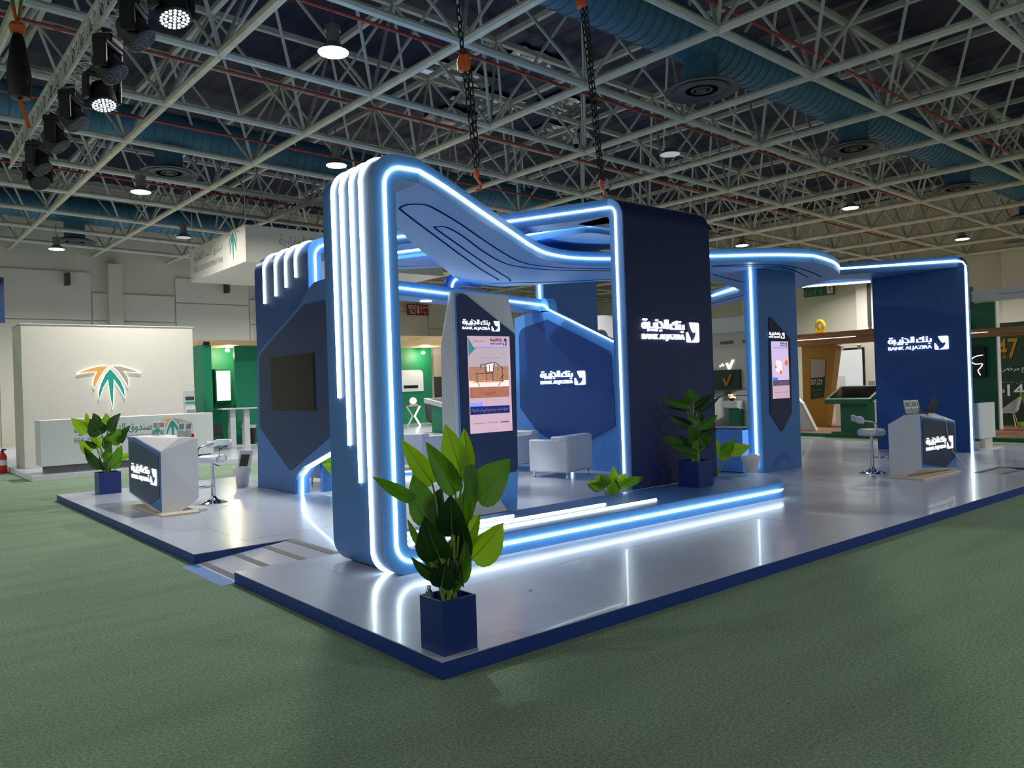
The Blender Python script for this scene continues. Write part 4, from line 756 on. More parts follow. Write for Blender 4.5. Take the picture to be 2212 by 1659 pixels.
k1 = 1/951.0; F1 = [(270, 215, 455, 490, 115, 0.03, 2), (435, 230, 600, 545, 130, -0.02, 1), (540, 135, 640, 470, 165, 0.06, 2), (655, 165, 675, 430, 100, 0.12, 2), (947, 358, 735, 600, 215, 0.02, 1), (80, 447, 335, 592, 78, 0.02, 1), (340, 433, 425, 730, 165, -0.03, 1), (578, 553, 575, 800, 160, -0.1, 0), (425, 668, 495, 935, 190, -0.14, 0), (690, 735, 690, 400, 85, -0.02, 1), (297, 708, 378, 880, 52, -0.02, 1), (888, 778, 690, 975, 195, 0.08, 2), (740, 712, 640, 880, 110, 0.1, 2), (320, 925, 480, 1075, 80, -0.08, 0), (540, 950, 500, 1120, 140, -0.12, 0), (655, 838, 620, 1100, 90, -0.06, 1), (340, 868, 425, 960, 60, -0.05, 0), (510, 530, 450, 720, 140, 0.03, 0), (590, 600, 620, 860, 120, 0.05, 1), (640, 1120, 590, 960, 70, -0.08, 0), (470, 560, 520, 830, 150, 0.06, 0), (660, 560, 600, 760, 130, 0.07, 1), (560, 850, 560, 1060, 150, 0.02, 0), (450, 1000, 520, 1130, 90, -0.02, 0), (640, 700, 640, 960, 110, 0.0, 0), (400, 800, 470, 1040, 110, 0.03, 0), (610, 1000, 560, 1150, 90, -0.04, 1)]
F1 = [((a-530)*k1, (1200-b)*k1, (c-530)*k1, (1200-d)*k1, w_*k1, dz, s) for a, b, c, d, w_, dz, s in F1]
pp = thing('potted_plant', 'leafy green plant in navy cube pot at the platform front corner', 'potted plant', group='plants in navy pots')
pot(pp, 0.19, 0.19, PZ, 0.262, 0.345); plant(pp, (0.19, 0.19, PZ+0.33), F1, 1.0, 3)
bt = thing('water_bottle', 'clear plastic bottle lying in the front plant pot', 'bottle', (0.1, 0.27, PZ+0.27)); ob('bottle_body', 'clear', bt, lathe, [(0.001, 0), (0.03, 0.0), (0.03, 0.08), (0.022, 0.1), (0.012, 0.115), (0.001, 0.115)], 14, smooth=True); ob('cap', 'white', bt, lathe, [(0.014, 0.115), (0.014, 0.135), (0.001, 0.135)], 12)
k2 = 1/987.0; F2 = [(80, 185, 345, 435, 200, 0.0, 2), (275, 90, 395, 330, 130, 0.04, 2), (425, 110, 540, 300, 130, 0.08, 0), (470, 200, 620, 485, 290, -0.1, 0), (615, 120, 690, 300, 160, 0.08, 2), (985, 125, 780, 445, 250, -0.04, 0), (1105, 350, 940, 640, 180, 0.0, 0), (1000, 400, 790, 645, 230, -0.08, 1), (395, 480, 565, 715, 140, 0.05, 2), (165, 620, 400, 800, 180, 0.0, 2), (330, 590, 510, 720, 90, -0.04, 0), (360, 700, 590, 1085, 200, -0.08, 0), (860, 680, 690, 935, 150, -0.1, 1), (980, 690, 780, 1085, 190, -0.04, 1), (1150, 870, 950, 925, 100, 0.06, 2), (620, 880, 650, 1130, 60, -0.1, 0), (720, 480, 700, 760, 200, 0.02, 0)]
F2 = [((a-690)*k2, (1180-b)*k2, (c-690)*k2, (1180-d)*k2, w_*k2, dz, s) for a, b, c, d, w_, dz, s in F2]
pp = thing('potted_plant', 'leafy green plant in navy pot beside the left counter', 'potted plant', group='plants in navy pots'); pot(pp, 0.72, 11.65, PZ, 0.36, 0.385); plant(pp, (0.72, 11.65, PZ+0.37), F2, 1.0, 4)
k3 = 1/1080.0; F3 = [(70, 230, 480, 360, 110, 0.0, 1), (500, 100, 530, 310, 190, 0.05, 1), (640, 150, 550, 300, 60, -0.05, 1), (900, 175, 560, 400, 90, 0.05, 0), (960, 220, 600, 450, 80, -0.04, 0), (150, 370, 450, 420, 65, 0.04, 0), (135, 475, 470, 660, 130, 0.0, 0), (410, 500, 620, 620, 100, -0.08, 1), (880, 510, 650, 690, 140, -0.03, 1), (700, 490, 600, 650, 150, 0.08, 0), (930, 710, 600, 800, 130, 0.03, 0), (430, 645, 530, 880, 210, -0.08, 1), (60, 820, 360, 940, 130, 0.0, 1), (790, 850, 640, 890, 150, -0.06, 1), (540, 790, 680, 955, 120, -0.14, 1), (880, 850, 590, 1050, 100, 0.04, 0), (170, 945, 560, 1090, 130, -0.08, 1), (330, 800, 520, 1010, 150, 0.03, 0)]
F3 = [((a-545)*k3, (1190-b)*k3, (c-545)*k3, (1190-d)*k3, w_*k3, dz, s) for a, b, c, d, w_, dz, s in F3]
pp = thing('potted_plant', 'dark leafy plant in navy pot standing before the navy tower', 'potted plant', group='plants in navy pots'); pot(pp, 6.13, 2.72, 0.334, 0.33, 0.36, math.radians(3)); plant(pp, (6.13, 2.72, 0.334+0.345), F3, 1.0, 5)
pp = thing('potted_plant', 'leafy plant cut off by the right picture edge', 'potted plant', group='plants in navy pots'); pot(pp, 13.65, 0.7, PZ, 0.3, 0.4); plant(pp, (13.65, 0.7, PZ+0.38), [(-a_, b_, -c_, d_, w_, z_, max(1, s_)) for a_, b_, c_, d_, w_, z_, s_ in F2], 1.05, 9)
def small_plant(lab, c, n_, h, seed, bright):
    rg_ = random.Random(seed); t = thing('small_plant', lab, 'plant', group='small plants set into the booth'); Lv = []
    for k in range(n_):
        a = -1+2*(k+0.5)/n_+rg_.uniform(-0.15, 0.15); hh = h*rg_.uniform(0.45, 0.8); bu = a*h*0.32; tu = bu+a*h*0.5+rg_.uniform(-0.05, 0.05); Lv.append((tu, hh+h*(0.35*(1-abs(a))-0.05), bu, hh*0.8, h*0.26, rg_.uniform(-0.08, 0.08), bright if k % 3 else 1))
    plant(t, c, Lv, 1.0, seed, 0.02); ob('root_ball', 'soil', t, lathe, [(0.001, -0.03), (0.05, -0.03), (0.06, 0.0), (0.001, 0.005)], 12, c=c)
small_plant('small plant with pale stems at the foot of tower light strip', (4.95, 3.19, 0.15), 10, 0.5, 11, 2); small_plant('small bright plant between the tower and low cabinet', (8.0, 3.75, PZ+0.03), 8, 0.75, 12, 2); small_plant('small plant seen under the media wall corner cut', (3.6, 7.75, PZ+0.03), 8, 0.8, 13, 2)
# ---------------------------------------------------------------- bins
def make_bin(lab, loc):
    t = thing('waste_bin', lab, 'waste bin', loc, group='bag-lined waste bins')
    ob('bucket', 'white', t, lathe, [(0.001, 0.0), (0.105, 0.0), (0.105, 0.02), (0.11, 0.03), (0.14, 0.33), (0.13, 0.33), (0.1, 0.03), (0.001, 0.03)], 26, smooth=True)
    bm = BM(); lathe(bm, [(0.128, 0.2), (0.14, 0.345), (0.165, 0.35), (0.168, 0.32), (0.152, 0.25), (0.148, 0.255)], 26)
    for v in bm.verts: v.co += Vector((random.uniform(-1, 1), random.uniform(-1, 1), random.uniform(-1, 1)))*0.005
    obj('bin_liner', bm, 'binbag', t, True); return t
b1_ = make_bin('white waste bin with liner beside the screen column', (9.16, 3.85, PZ)); dup(b1_, (2.72, 10.42, PZ), 0, 'white waste bin with liner left of the media wall')
ea = thing('easel_board', 'tilted grey-white board stuck in the left waste bin', 'board', (2.75, 10.45, PZ+0.3), 0.8); bm = BM(); box(bm, -0.02, 0.02, -0.12, 0.12, 0, 0.38); bm.transform(Matrix.Rotation(0.5, 4, 'Y')); obj('board', bm, 'paper', ea); bm = BM(); box(bm, -0.025, -0.02, -0.08, 0.08, 0.06, 0.3); bm.transform(Matrix.Rotation(0.5, 4, 'Y')); obj('board_print', bm, 'darkgrey', ea)
pe = thing('paper_scrap', 'tiny crumpled scrap lying on the platform floor', 'scrap', (1.47, 0.86, PZ+0.002)); bm = BM(); bmesh.ops.create_icosphere(bm, subdivisions=2, radius=0.014); [setattr(v, 'co', v.co*random.uniform(0.7, 1.2)) for v in bm.verts]; obj('scrap', bm, 'beige', pe, loc=(0, 0, 0.01))
# ---------------------------------------------------------------- white fund stand at left
ws = thing('fund_stand_platform', 'low glossy white platform of the left neighbouring stand', 'platform')
ob('platform_body', 'white', ws, box, 0.27, 22, 16.67, 31.5, 0.0, 0.12); ob('floor_top', 'deck', ws, box, 0.28, 22, 16.69, 31.5, 0.12, 0.124)
ww = thing('fund_wall', 'large white stand wall with glowing palm emblem', 'stand wall'); ob('wall_body', 'offwhite', ww, box, 0.48, 4.72, 19.2, 20.6, 0.124, 3.79, bevel=0.01); ob('wall_cap', 'white', ww, box, 0.46, 4.74, 19.18, 20.62, 3.79, 3.81)
PALM = (('left_wing', 'amber', [(255, 300), (330, 258), (420, 225), (515, 203), (615, 200), (560, 270), (500, 370), (445, 490), (432, 440), (445, 360), (485, 270), (380, 275)]),
        ('right_wing', 'taupe', [(665, 200), (760, 205), (860, 235), (1010, 295), (900, 285), (800, 270), (845, 340), (858, 410), (850, 485), (800, 380), (740, 280)]),
        ('palm_heart', 'teal', [(640, 235), (700, 310), (760, 400), (800, 510), (808, 625), (740, 480), (680, 375), (672, 500), (655, 768), (630, 600), (610, 375), (550, 480), (497, 632), (495, 540), (530, 420), (580, 310)]))
def palm(parent, org, nrm, W, halo=True, depth=0.03, mats=None):
    s = W/755.0; M = face(org, nrm); root = bpy.data.objects.new('palm_emblem', None); COL.objects.link(root); root.parent = parent
    for nm, m, pts in PALM:
        q = [((x-632)*s, (480-y)*s) for x, y in pts]; bm = BM(); prism(bm, q, 'xy', 0.0, depth); put(nm, bm, (mats or {}).get(nm, m), root, M)
        if halo: bm = BM(); tube(bm, [(x, y, depth*0.6) for x, y in q+q[:1]], 6*s, 4, caps=False); put('light_outline', bm, 'halolight', root, M)
palm(ww, (2.5, 19.19, 2.13), '-y', 1.56)
dk = thing('fund_desk', 'long white reception desk with teal fund lettering', 'desk'); ob('desk_body', 'white', dk, box, 0.5, 4.45, 16.97, 17.7, 0.3, 1.37, bevel=0.008); ob('kick_plinth', 'grip', dk, box, 0.62, 4.4, 17.06, 17.6, 0.124, 0.3)
FUND = arabic('صندوق التنمية العقارية'); put('arabic_lettering', text_bm(FUND, 1.75, 0.26, bold=0.006), 'tealink', dk, face((1.2, 16.965, 0.96), '-y')); put('latin_lettering', text_bm('REAL ESTATE DEVELOPMENT FUND', 1.75, 0.11), 'tealink', dk, face((1.2, 16.965, 0.8), '-y')); palm(dk, (3.42, 16.965, 0.98), '-y', 0.78, False, 0.004)
bsd = thing('brochure_rack', 'tiered clear brochure rack on the right end of fund desk', 'brochure holder', (3.95, 17.2, 1.37)); ob('rack_back', 'clear', bsd, box, -0.14, 0.14, 0.05, 0.06, 0, 0.58); ob('upper_brochure', 'paper', bsd, box, -0.12, 0.12, 0.0, 0.03, 0.25, 0.45); ob('upper_print', 'teal', bsd, box, -0.12, 0.12, -0.003, 0.0, 0.25, 0.31); ob('picture_print', 'darkgrey', bsd, box, -0.11, 0.11, -0.003, 0.0, 0.34, 0.44); ob('lower_brochure', 'paper', bsd, box, -0.12, 0.12, -0.06, -0.03, 0.02, 0.2); ob('lower_print', 'greyink', bsd, box, -0.11, 0.11, -0.063, -0.06, 0.02, 0.1)
hs = thing('hanging_sign_box', 'large pale hanging box sign with palm emblem and fund name', 'hanging sign')
ob('box_body', 'offwhite', hs, box, 5.5, 12.0, 17.0, 21.65, 5.44, 6.45); palm(hs, (5.495, 17.95, 6.03), '-x', 1.15, False, 0.004, {'left_wing': 'taupe', 'right_wing': 'taupe'})
put('arabic_lettering', text_bm(FUND, 2.5, 0.34), 'greyink', hs, face((5.495, 21.25, 5.95), '-x')); put('latin_lettering', text_bm('REAL ESTATE DEVELOPMENT FUND', 2.5, 0.16), 'greyink', hs, face((5.495, 21.25, 5.68), '-x')); put('front_lettering', text_bm(FUND, 2.6, 0.42), 'greyink', hs, face((6.45, 16.995, 5.85), '-y'))
for x, y in ((5.55, 17.1), (5.55, 21.5), (5.55, 19.3), (9, 17.1)): ob('hanging_wire', 'steel', hs, tube, [(x, y, 6.45), (x, y, 8.0)], 0.01, 5)
fe = thing('fire_extinguisher', 'red fire extinguisher standing beside the white stand wall', 'fire extinguisher', (0.12, 20.1, 0)); ob('cylinder', 'red', fe, lathe, [(0.001, 0), (0.09, 0), (0.095, 0.03), (0.095, 0.42), (0.06, 0.5), (0.03, 0.53), (0.001, 0.53)], 20, smooth=True); ob('valve', 'dark', fe, lathe, [(0.03, 0.53), (0.03, 0.58), (0.001, 0.58)], 12); ob('handle', 'dark', fe, box, -0.02, 0.08, -0.015, 0.015, 0.58, 0.62); ob('hose', 'dark', fe, tube, [(0, 0, 0.57), (-0.1, 0.06, 0.52), (-0.13, 0.08, 0.3), (-0.11, 0.06, 0.15)], 0.012, 6, smooth=True); ob('label', 'paper', fe, lathe, [(0.0965, 0.2), (0.0965, 0.34)], 20)
gl = thing('green_meeting_room', 'green walled meeting corner behind the white desk', 'stand wall')
ob('back_wall', 'green', gl, box, 5.9, 9.8, 24.2, 24.4, 0.124, 3.65); ob('front_partition', 'green', gl, box, 7.3, 9.4, 22.95, 23.05, 0.124, 3.5); ob('side_stub', 'green', gl, box, 5.75, 6.05, 21.6, 24.3, 0.124, 3.45); ob('folded_wall', 'green', gl, lambda bm: prism(bm, [(6.05, 0.124), (6.05, 3.5), (6.75, 2.4), (6.75, 0.124)], 'xz', 23.6, 23.7)); ob('wood_soffit', 'pinewood', gl, box, 6.0, 10.0, 22.3, 24.4, 3.5, 3.66); ob('frame', 'kioskgreen', gl, box, 6.95, 7.5, 23.9, 24.2, 1.55, 2.75); ob('light_panel', 'screenwhite', gl, box, 6.99, 7.47, 23.88, 23.9, 1.63, 2.68); ob('speaker', 'dark', gl, box, 5.8, 5.98, 21.5, 21.6, 3.45, 3.55)
bm = BM(); rr_ = random.Random(3)
for k in range(26): x = 6.1+rr_.random()*1.2; z = 1.0+rr_.random()*0.35; stroke(bm, [(x, z), (x+rr_.uniform(-0.25, 0.25), z+rr_.uniform(-0.2, 0.2))], 0.012, 0, 0.002, 2)
for v in bm.verts: v.co = Vector((v.co.x, 23.59-v.co.z, v.co.y))
obj('line_pattern', bm, 'teal', gl); gb = ob('bulb', 'bulb', gl, lathe, [(0.001, 0), (0.07, 0.03), (0.08, 0.08), (0.03, 0.14), (0.001, 0.14)], 12, c=(7.3, 23.6, 3.33), smooth=True)
btb = thing('bar_table', 'white two-legged bar table in the green meeting corner', 'table', (7.0, 21.9, 0.124)); ob('tabletop', 'white', btb, box, -0.65, 0.6, -0.3, 0.3, 1.22, 1.26); [ob('leg', 'white', btb, box, x-0.09, x+0.09, -0.12, 0.12, 0, 1.22) for x in (-0.25, 0.22)]; ob('foot_plate', 'white', btb, box, -0.5, 0.45, -0.25, 0.25, 0, 0.02)
cu = thing('black_cup', 'small black cup on the white bar table', 'cup', (6.85, 21.85, 1.386)); ob('cup', 'dark', cu, lathe, [(0.001, 0), (0.03, 0), (0.04, 0.1), (0.035, 0.1), (0.028, 0.01), (0.001, 0.01)], 14, smooth=True); ob('lid', 'darkgrey', cu, lathe, [(0.042, 0.1), (0.04, 0.115), (0.001, 0.115)], 14)
bbk = thing('black_bin', 'black pedal bin with white liner beneath the bar table', 'waste bin', (7.5, 22.4, 0.124)); ob('bucket', 'dark', bbk, lathe, [(0.001, 0), (0.2, 0), (0.24, 0.62), (0.001, 0.62)], 18, smooth=True); ob('liner', 'binbag', bbk, lathe, [(0.24, 0.56), (0.26, 0.64), (0.2, 0.66)], 18, smooth=True)
gc = thing('grey_chair', 'grey shell chair with black sled legs beside the bar table', 'chair', (6.1, 21.7, 0.124), 1.2); ob('shell', 'darkgrey', gc, lambda bm: prism(bm, rnd([(-0.25, 0.45), (0.25, 0.45, 0.05), (0.25, 0.4), (-0.2, 0.4), (-0.32, 0.8, 0.05), (-0.36, 0.8)], 4), 'xz', -0.25, 0.25)); [ob('sled_leg', 'dark', gc, tube, [(0.2, s*0.22, 0.4), (0.28, s*0.24, 0.01), (-0.28, s*0.24, 0.01), (-0.15, s*0.22, 0.4)], 0.012, 6) for s in (-1, 1)]
gr = thing('green_screen_room', 'green stand wall with grey display seen through the arch', 'stand wall'); ob('back_wall', 'green', gr, box, 15.5, 19.5, 29.0, 29.2, 0.124, 3.85); ob('side_wall', 'wallpanel', gr, box, 19.5, 23.0, 29.4, 29.6, 0, 4.0); ob('soffit', 'pinewood', gr, box, 15.5, 22.0, 26.8, 29.2, 3.85, 4.05); ob('soffit_front', 'pinewood', gr, box, 15.5, 22.0, 26.6, 26.8, 3.85, 4.25); ob('display', 'scrgrey', gr, lambda bm: prism(bm, rnd([(17.3, 1.7), (18.95, 1.7, 0.03), (18.95, 2.75, 0.2), (17.3, 2.75)], 4), 'xz', 28.95, 29.0)); ob('display_console', 'dark', gr, box, 17.8, 18.6, 28.9, 28.95, 1.86, 2.0); ob('door_panel', 'darkgrey', gr, box, 19.9, 20.7, 29.35, 29.4, 0.0, 2.4); ob('door_post', 'boardgreen', gr, box, 20.75, 21.0, 28.7, 29.4, 0.0, 3.6); ob('bulb', 'bulb', gr, lathe, [(0.001, 0), (0.1, 0.05), (0.1, 0.1), (0.001, 0.16)], 12, c=(18.7, 28.5, 3.5), smooth=True)  # the dark box on the display is its black console
bm = BM()
for k in range(30): x = 16.5+rr_.random()*2.6; z = 0.9+rr_.random()*0.5; stroke(bm, [(x, z), (x+rr_.uniform(-0.3, 0.3), z+rr_.uniform(-0.2, 0.2))], 0.015, 0, 0.002, 2)
for v in bm.verts: v.co = Vector((v.co.x, 28.99-v.co.z, v.co.y))
obj('line_pattern', bm, 'teal', gr)
for p_ in ((7.3, 23.3, 3.2), (18.7, 28.2, 3.4)):
    ld = bpy.data.lights.new('bulb_light', 'POINT'); ld.energy = 45; ld.color = (1.0, 0.82, 0.55); ld.shadow_soft_size = 0.08; lo = bpy.data.objects.new('bulb_light', ld); COL.objects.link(lo); lo.location = p_
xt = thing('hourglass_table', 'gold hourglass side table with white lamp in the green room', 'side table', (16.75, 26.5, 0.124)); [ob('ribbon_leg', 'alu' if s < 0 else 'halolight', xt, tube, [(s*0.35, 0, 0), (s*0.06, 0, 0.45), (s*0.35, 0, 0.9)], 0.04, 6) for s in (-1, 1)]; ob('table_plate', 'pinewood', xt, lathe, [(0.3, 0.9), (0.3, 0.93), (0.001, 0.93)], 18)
tl = thing('globe_lamp', 'round white table lamp on the hourglass side table', 'lamp', (16.75, 26.5, 1.06)); ob('globe', 'screenwhite', tl, lathe, [(0.001, 0.05), (0.14, 0.12), (0.17, 0.22), (0.12, 0.34), (0.001, 0.38)], 16, smooth=True); ob('lamp_base', 'pinewood', tl, lathe, [(0.2, 0), (0.2, 0.06), (0.001, 0.06)], 14)
dc = thing('grey_tub_chair', 'dark grey tub chair beside the green wall display', 'armchair', (17.9, 26.3, 0.124), 0.4); ob('shell', 'darkgrey', dc, lathe, [(0.3, 0.1), (0.5, 0.2), (0.55, 0.95), (0.45, 0.95), (0.4, 0.45), (0.001, 0.42)], 18, smooth=True); ob('foot', 'dark', dc, lathe, [(0.25, 0), (0.3, 0.12)], 14)
gk = thing('green_counter_kiosk', 'green kiosk with white sloping tray top behind the arch', 'kiosk', (14.3, 20.6, 0.124)); ob('pedestal', 'green', gk, box, -0.15, 1.0, -0.3, 0.55, 0, 1.05); ob('tray', 'white', gk, lambda bm: prism(bm, [(-0.55, 0.95), (-0.55, 1.12), (0.75, 1.32), (0.75, 1.15)], 'yz', -0.35, 1.2)); ob('tray_glass', 'darkgrey', gk, lambda bm: prism(bm, [(-0.42, 1.145), (-0.42, 1.15), (0.65, 1.312), (0.65, 1.307)], 'yz', -0.22, 1.1))
bsn = thing('dark_banner', 'narrow dark blue banner at the far left edge', 'banner'); ob('banner_cloth', 'inknavy', bsn, box, 0.9, 1.5, 30.0, 30.1, 4.75, 6.4); ob('banner_bar', 'steel', bsn, tube, [(0.9, 30.05, 6.42), (1.5, 30.05, 6.42)], 0.03, 6)
gs = thing('green_side_panel', 'green panel edge at far left behind the extinguisher', 'stand wall'); ob('panel', 'green', gs, box, -1.6, -0.05, 21.5, 21.7, 0, 3.6); ob('wood_cap', 'pinewood', gs, box, -1.6, 0.1, 21.2, 21.75, 3.6, 3.85)
# ---------------------------------------------------------------- right-hand stand
rs = thing('timber_stand_platform', 'green-edged wooden platform of the far right stand', 'platform'); ob('platform_edge', 'kioskgreen', rs, box, 19.0, 32, 1.5, 15.5, 0.0, 0.09); ob('wood_floor', 'woodfloor', rs, box, 19.05, 32, 1.5, 15.5, 0.09, 0.1)
gkk = thing('touchscreen_kiosk', 'dark green touchscreen kiosk in front of the mustard door', 'kiosk', (19.45, 7.15, 0.1)); ob('pedestal', 'kioskgreen', gkk, box, -0.15, 0.35, -0.4, 0.4, 0, 0.9, bevel=0.03); ob('foot_plate', 'kioskgreen', gkk, box, -0.3, 0.4, -0.75, 0.6, 0, 0.04); ob('tray', 'kioskgreen', gkk, lambda bm: prism(bm, [(-0.4, 0.86), (-0.4, 0.99), (0.55, 1.36), (0.6, 1.2)], 'xz', -0.62, 0.72)); ob('screen', 'blackgloss', gkk, lambda bm: prism(bm, [(-0.3, 1.03), (-0.3, 1.035), (0.48, 1.338), (0.48, 1.333)], 'xz', -0.54, 0.64))
md = thing('mustard_portal', 'mustard yellow tapered portal with framed 207,529 poster', 'portal'); ob('portal_body', 'mustard', md, lambda bm: prism(bm, [(10.25, 2.84), (9.0, 2.8), (9.47, 0.1), (10.28, 0.1)], 'yz', 22.0, 22.35)); po = ob('poster', 'boardgreen', md, lambda bm: prism(bm, [(9.94, 2.37), (9.38, 2.33), (9.52, 1.06), (9.98, 1.0)], 'yz', 21.98, 22.0)); ob('poster_photo', 'taupe', po, lambda bm: prism(bm, [(9.93, 2.36), (9.39, 2.32), (9.45, 1.75), (9.94, 1.72)], 'yz', 21.975, 21.98)); put('number', text_bm('207,529', 0.42, 0.2, bold=0.01), 'paper', md, face((21.974, 9.95, 1.47), '-x')); put('small_print', text_bm(arabic('عقد تمويل'), 0.36, 0.08), 'greyink', md, face((21.974, 9.93, 1.28), '-x')); put('web_print', text_bm('sakani.sa', 0.2, 0.05), 'greyink', md, face((21.974, 9.87, 1.13), '-x'))
wbm = thing('timber_lintel', 'wood-grain lintel above the mustard portal and white room', 'beam'); ob('lintel', 'wood', wbm, box, 21.7, 22.1, 5.0, 10.5, 2.8, 3.2); ob('light_slot', 'halolight', wbm, box, 21.69, 21.7, 8.2, 10.45, 2.995, 3.01); [ob('spotlight', 'white', wbm, lathe, [(0.05, -0.15), (0.06, 0.0), (0.02, 0.02)], 12, c=(22.2, y, 2.75), smooth=True) for y in (8.95, 8.35)]
yr = thing('yellow_ring_letter', 'yellow ring-shaped letter standing on the timber lintel', 'letter', (21.9, 9.5, 3.2)); bm = BM(); tube(bm, [(0, 0.13*math.sin(a), 0.23+0.17*math.cos(a)) for a in [2*math.pi*k/20 for k in range(21)]], 0.06, 8, caps=False); obj('ring', bm, 'yellow', yr, True); ob('ring_foot', 'yellow', yr, box, -0.05, 0.05, -0.14, 0.14, 0, 0.1)
wrm = thing('white_room', 'white room behind the lintel with black-framed projection board', 'stand wall'); ob('back_wall', 'offwhite', wrm, box, 24.0, 24.2, 6.5, 10.4, 0.1, 3.0); fb = ob('board_frame', 'dark', wrm, box, 23.95, 24.0, 9.06, 10.4, 0.9, 2.72); ob('board_surface', 'scrgrey', fb, box, 23.94, 23.95, 9.13, 10.4, 0.9, 2.65); ob('notice', 'paper', fb, box, 23.93, 23.94, 9.75, 10.15, 1.15, 1.75); ob('switch_box', 'greyink', wrm, box, 23.95, 24.0, 8.75, 8.95, 1.3, 1.55); ob('shelf_counter', 'white', wrm, box, 22.9, 23.3, 8.2, 9.6, 0.1, 1.2); put('counter_lettering', text_bm('202', 0.5, 0.2, bold=0.02), 'mustard', wrm, face((22.895, 9.2, 0.95), '-x')); ob('dark_object', 'dark', wrm, box, 22.95, 23.2, 8.2, 8.35, 1.2, 1.4)
sw = thing('slanted_white_fin', 'white slanted fin beside the mustard portal', 'fin'); ob('fin_body', 'white', sw, lambda bm: prism(bm, [(9.6, 1.4), (9.15, 0.96), (8.71, 0.1), (9.6, 0.1)], 'yz', 20.0, 20.15)); ob('fin_edge', 'offwhite', sw, lambda bm: prism(bm, [(9.2, 0.98), (9.12, 0.96), (8.68, 0.1), (8.8, 0.1)], 'yz', 19.95, 20.0))
gcn = thing('green_partition', 'dark green partition with black screen right of the logo wall', 'stand wall'); ob('partition_body', 'kioskgreen', gcn, box, 22.0, 22.2, 4.3, 5.6, 0.1, 3.72); sb_ = ob('black_screen', 'dark', gcn, box, 21.85, 22.0, 4.56, 5.4, 1.6, 2.46); ob('white_edge', 'paper', gcn, box, 21.99, 22.21, 4.27, 4.3, 0.1, 3.72)
bm = BM(); tube(bm, [p for p in cr([(21.84, 4.6, 2.22), (21.84, 4.75, 2.2), (21.84, 4.88, 2.14), (21.84, 4.9, 2.04), (21.84, 4.8, 1.97), (21.84, 4.62, 1.97), (21.84, 4.68, 1.86), (21.84, 4.74, 1.78), (21.84, 4.68, 1.65)], 4)], 0.012, 6); obj('neon_profile', bm, 'halolight', sb_)
wb2 = thing('timber_crossbeam', 'wood-grain crossbeam over the green number board', 'beam'); ob('beam_body', 'wood', wb2, box, 21.7, 22.0, 1.5, 5.1, 2.72, 2.96); ob('beam_slot', 'halolight', wb2, box, 21.69, 21.7, 4.4, 5.0, 2.85, 2.86)
nb = thing('number_board', 'dark green board with yellow 47 and white 148 figures', 'board'); ob('board', 'boardgreen', nb, box, 24.0, 24.1, 1.5, 5.3, 0.1, 3.2); put('big_number', text_bm('47', 0.58, 0.6, bold=0.015), 'mustard', nb, face((23.99, 4.97, 2.12), '-x')); put('arabic_line', text_bm(arabic('مشروع مرخص للبيع'), 1.4, 0.2, bold=0.006), 'paper', nb, face((23.99, 5.25, 1.68), '-x')); put('second_line', text_bm(arabic('على مساحة تزيد'), 0.95, 0.13), 'greyink', nb, face((23.99, 5.2, 1.34), '-x')); put('area_number', text_bm('148', 0.72, 0.36, bold=0.015), 'paper', nb, face((23.99, 4.72, 0.98), '-x')); put('unit_letter', text_bm(arabic('م'), 0.14, 0.2, bold=0.006), 'paper', nb, face((23.99, 4.93, 0.98), '-x'))
wsb = thing('white_sign_box', 'long white sign box hanging at the right picture edge', 'hanging sign'); ob('box_body', 'white', wsb, box, 21.0, 21.4, 1.5, 4.55, 3.68, 3.98); ob('box_print', 'darkgrey', wsb, box, 20.995, 21.0, 1.5, 3.9, 3.82, 3.83); ob('dark_bracket', 'darkgrey', wsb, box, 20.95, 21.2, 4.55, 4.7, 3.5, 4.1); ob('hanger', 'steel', wsb, tube, [(21.2, 3.0, 3.98), (21.2, 3.0, 7.0)], 0.02, 5)
wc = thing('white_shell_chair', 'white shell chair with thin wooden legs before number board', 'chair', (23.3, 4.5, 0.1), math.radians(100)); ob('shell', 'white', wc, lambda bm: prism(bm, rnd([(-0.24, 0.47), (0.24, 0.45, 0.03), (0.24, 0.41), (-0.2, 0.42), (-0.3, 0.88, 0.03), (-0.34, 0.88)], 4), 'xz', -0.23, 0.23)); [ob('leg', 'pinewood', wc, tube, [(x*0.6, y*0.6, 0.43), (x, y, 0)], 0.015, 6) for x in (-0.22, 0.24) for y in (-0.22, 0.22)]
ct = thing('cafe_table', 'small patterned table beside the white shell chair', 'table', (23.35, 5.05, 0.1)); ob('tabletop', 'wood', ct, box, -0.3, 0.3, -0.3, 0.25, 0.7, 0.73); ob('pedestal', 'darkgrey', ct, tube, [(0, 0, 0), (0, 0, 0.7)], 0.03, 8)
swp = thing('white_low_counter', 'narrow pale counter end just right of the lit wall edge', 'counter'); ob('counter_body', 'white', swp, box, 15.3, 16.0, 2.35, 2.5, PZ+0.25, 1.1); ob('counter_foot', 'white', swp, box, 15.3, 16.2, 2.3, 2.5, PZ, PZ+0.03); ob('counter_stem', 'offwhite', swp, box, 15.5, 15.9, 2.38, 2.48, PZ+0.03, PZ+0.25)
mm = thing('white_stand_wall', 'white stand wall with glowing V sign behind the blue tower', 'stand wall'); ob('wall_body', 'offwhite', mm, box, 20.6, 20.8, 10.7, 14.5, 0.1, 3.4); ob('fascia', 'white', mm, box, 19.9, 20.8, 10.7, 14.5, 3.36, 3.86); ob('air_grille', 'grip', mm, box, 20.55, 20.6, 11.1, 11.6, 3.0, 3.1); ob('air_grille', 'grip', mm, box, 20.55, 20.6, 12.0, 12.5, 3.0, 3.1)
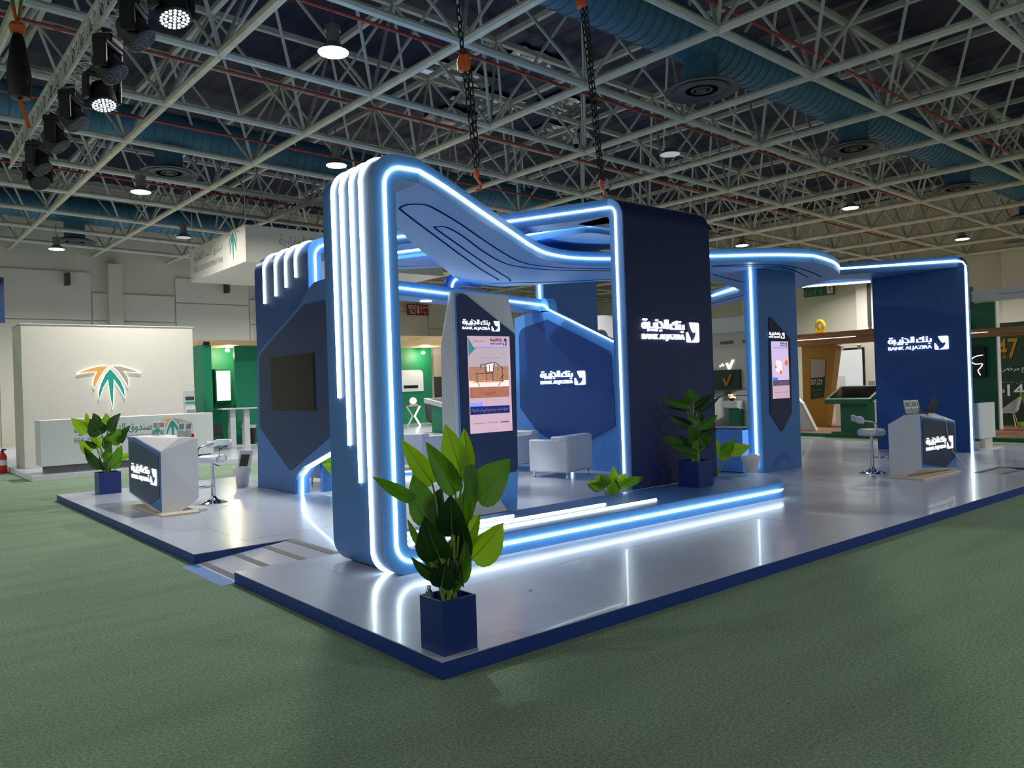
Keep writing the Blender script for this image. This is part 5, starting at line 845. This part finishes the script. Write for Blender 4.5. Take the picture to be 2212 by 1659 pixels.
bm = BM(); flat(bm, [(0.0, 0.33), (0.12, 0.33), (0.2, 0.12), (0.42, 0.5), (0.55, 0.5), (0.26, 0.0), (0.14, 0.0)], 0, 0.03); put('glowing_v', bm, 'halolight', mm, face((20.59, 12.32, 2.13), '-x') @ Matrix.Scale(0.62, 4)); gp = ob('green_panel', 'boardgreen', mm, box, 20.5, 20.6, 11.72, 12.9, 1.42, 2.1); bm = BM(); flat(bm, [(0.0, 0.33), (0.12, 0.33), (0.2, 0.12), (0.38, 0.5), (0.5, 0.5), (0.24, 0.0), (0.14, 0.0)], 0, 0.03); put('gold_v', bm, 'mustard', gp, face((20.49, 12.4, 1.55), '-x') @ Matrix.Scale(0.8, 4)); put('wall_lettering', text_bm(arabic('وافي'), 0.2, 0.14), 'halolight', mm, face((20.59, 12.6, 2.2), '-x'))
for i, (y0, y1, lab) in enumerate(((12.05, 13.2, 'white pedestal with grey top beside the tower right edge'), (10.6, 11.5, 'second white pedestal with grey top behind the flower bowl'))): wq = thing('white_pedestal', lab, 'pedestal', group='white pedestals'); ob('pedestal_body', 'white', wq, box, 19.5, 20.3, y0, y1, 0.1, 1.22); ob('grey_top', 'grip', wq, lambda bm: prism(bm, [(19.45, 1.22), (19.45, 1.25), (20.4, 1.42), (20.4, 1.22)], 'xz', y0-0.04, y1+0.04)); bm = BM(); flat(bm, [(0, 0.15), (0.08, 0.0), (0.16, 0.15), (0.08, 0.3)], 0, 0.004); put('diamond_mark', bm, 'greyink', wq, face((19.495, y0+0.45, 0.75), '-x')); put('mark_lettering', text_bm('REAL ESTATE', 0.4, 0.07), 'greyink', wq, face((19.495, y0+0.55, 0.62), '-x'))
ds = thing('white_display_desk', 'white display desk on green base by the lit column', 'desk'); ob('desk_top', 'white', ds, lambda bm: prism(bm, [(19.1, 0.85), (19.1, 1.07), (19.45, 1.07), (19.45, 0.75)], 'xz', 10.9, 11.45)); ob('desk_base', 'kioskgreen', ds, box, 19.2, 19.44, 10.9, 11.3, 0.1, 0.8)
fb_ = thing('flower_bowl', 'bowl of pale yellow flowers on the white display desk', 'flowers', (19.25, 11.2, 1.07)); ob('bowl', 'dark', fb_, lathe, [(0.06, 0), (0.13, 0.08), (0.12, 0.08), (0.001, 0.02)], 14, smooth=True)
for k in range(14): a = k*2.4; r = 0.04+0.09*(k/14); ob('flower', 'yellow' if k % 2 else 'adsheet', fb_, lathe, [(0.001, -0.02), (0.035, 0.0), (0.03, 0.03), (0.001, 0.035)], 8, c=(r*math.cos(a), r*math.sin(a), 0.13+0.05*math.cos(k)), smooth=True)
wa = thing('white_rounded_arch', 'white rounded arch of a distant stand between tower and column', 'arch'); ob('arch_body', 'white', wa, lambda bm: prism(bm, rnd([(23.6, 0), (23.6, 4.95, 1.0), (20.4, 4.95, 1.0), (20.4, 0), (21.05, 0), (21.05, 4.3, 0.5), (22.9, 4.3, 0.5), (22.9, 0)], 6), 'yz', 24.0, 24.6)); ob('arch_liner', 'offwhite', wa, box, 24.6, 24.7, 20.4, 23.6, 0.0, 3.6)
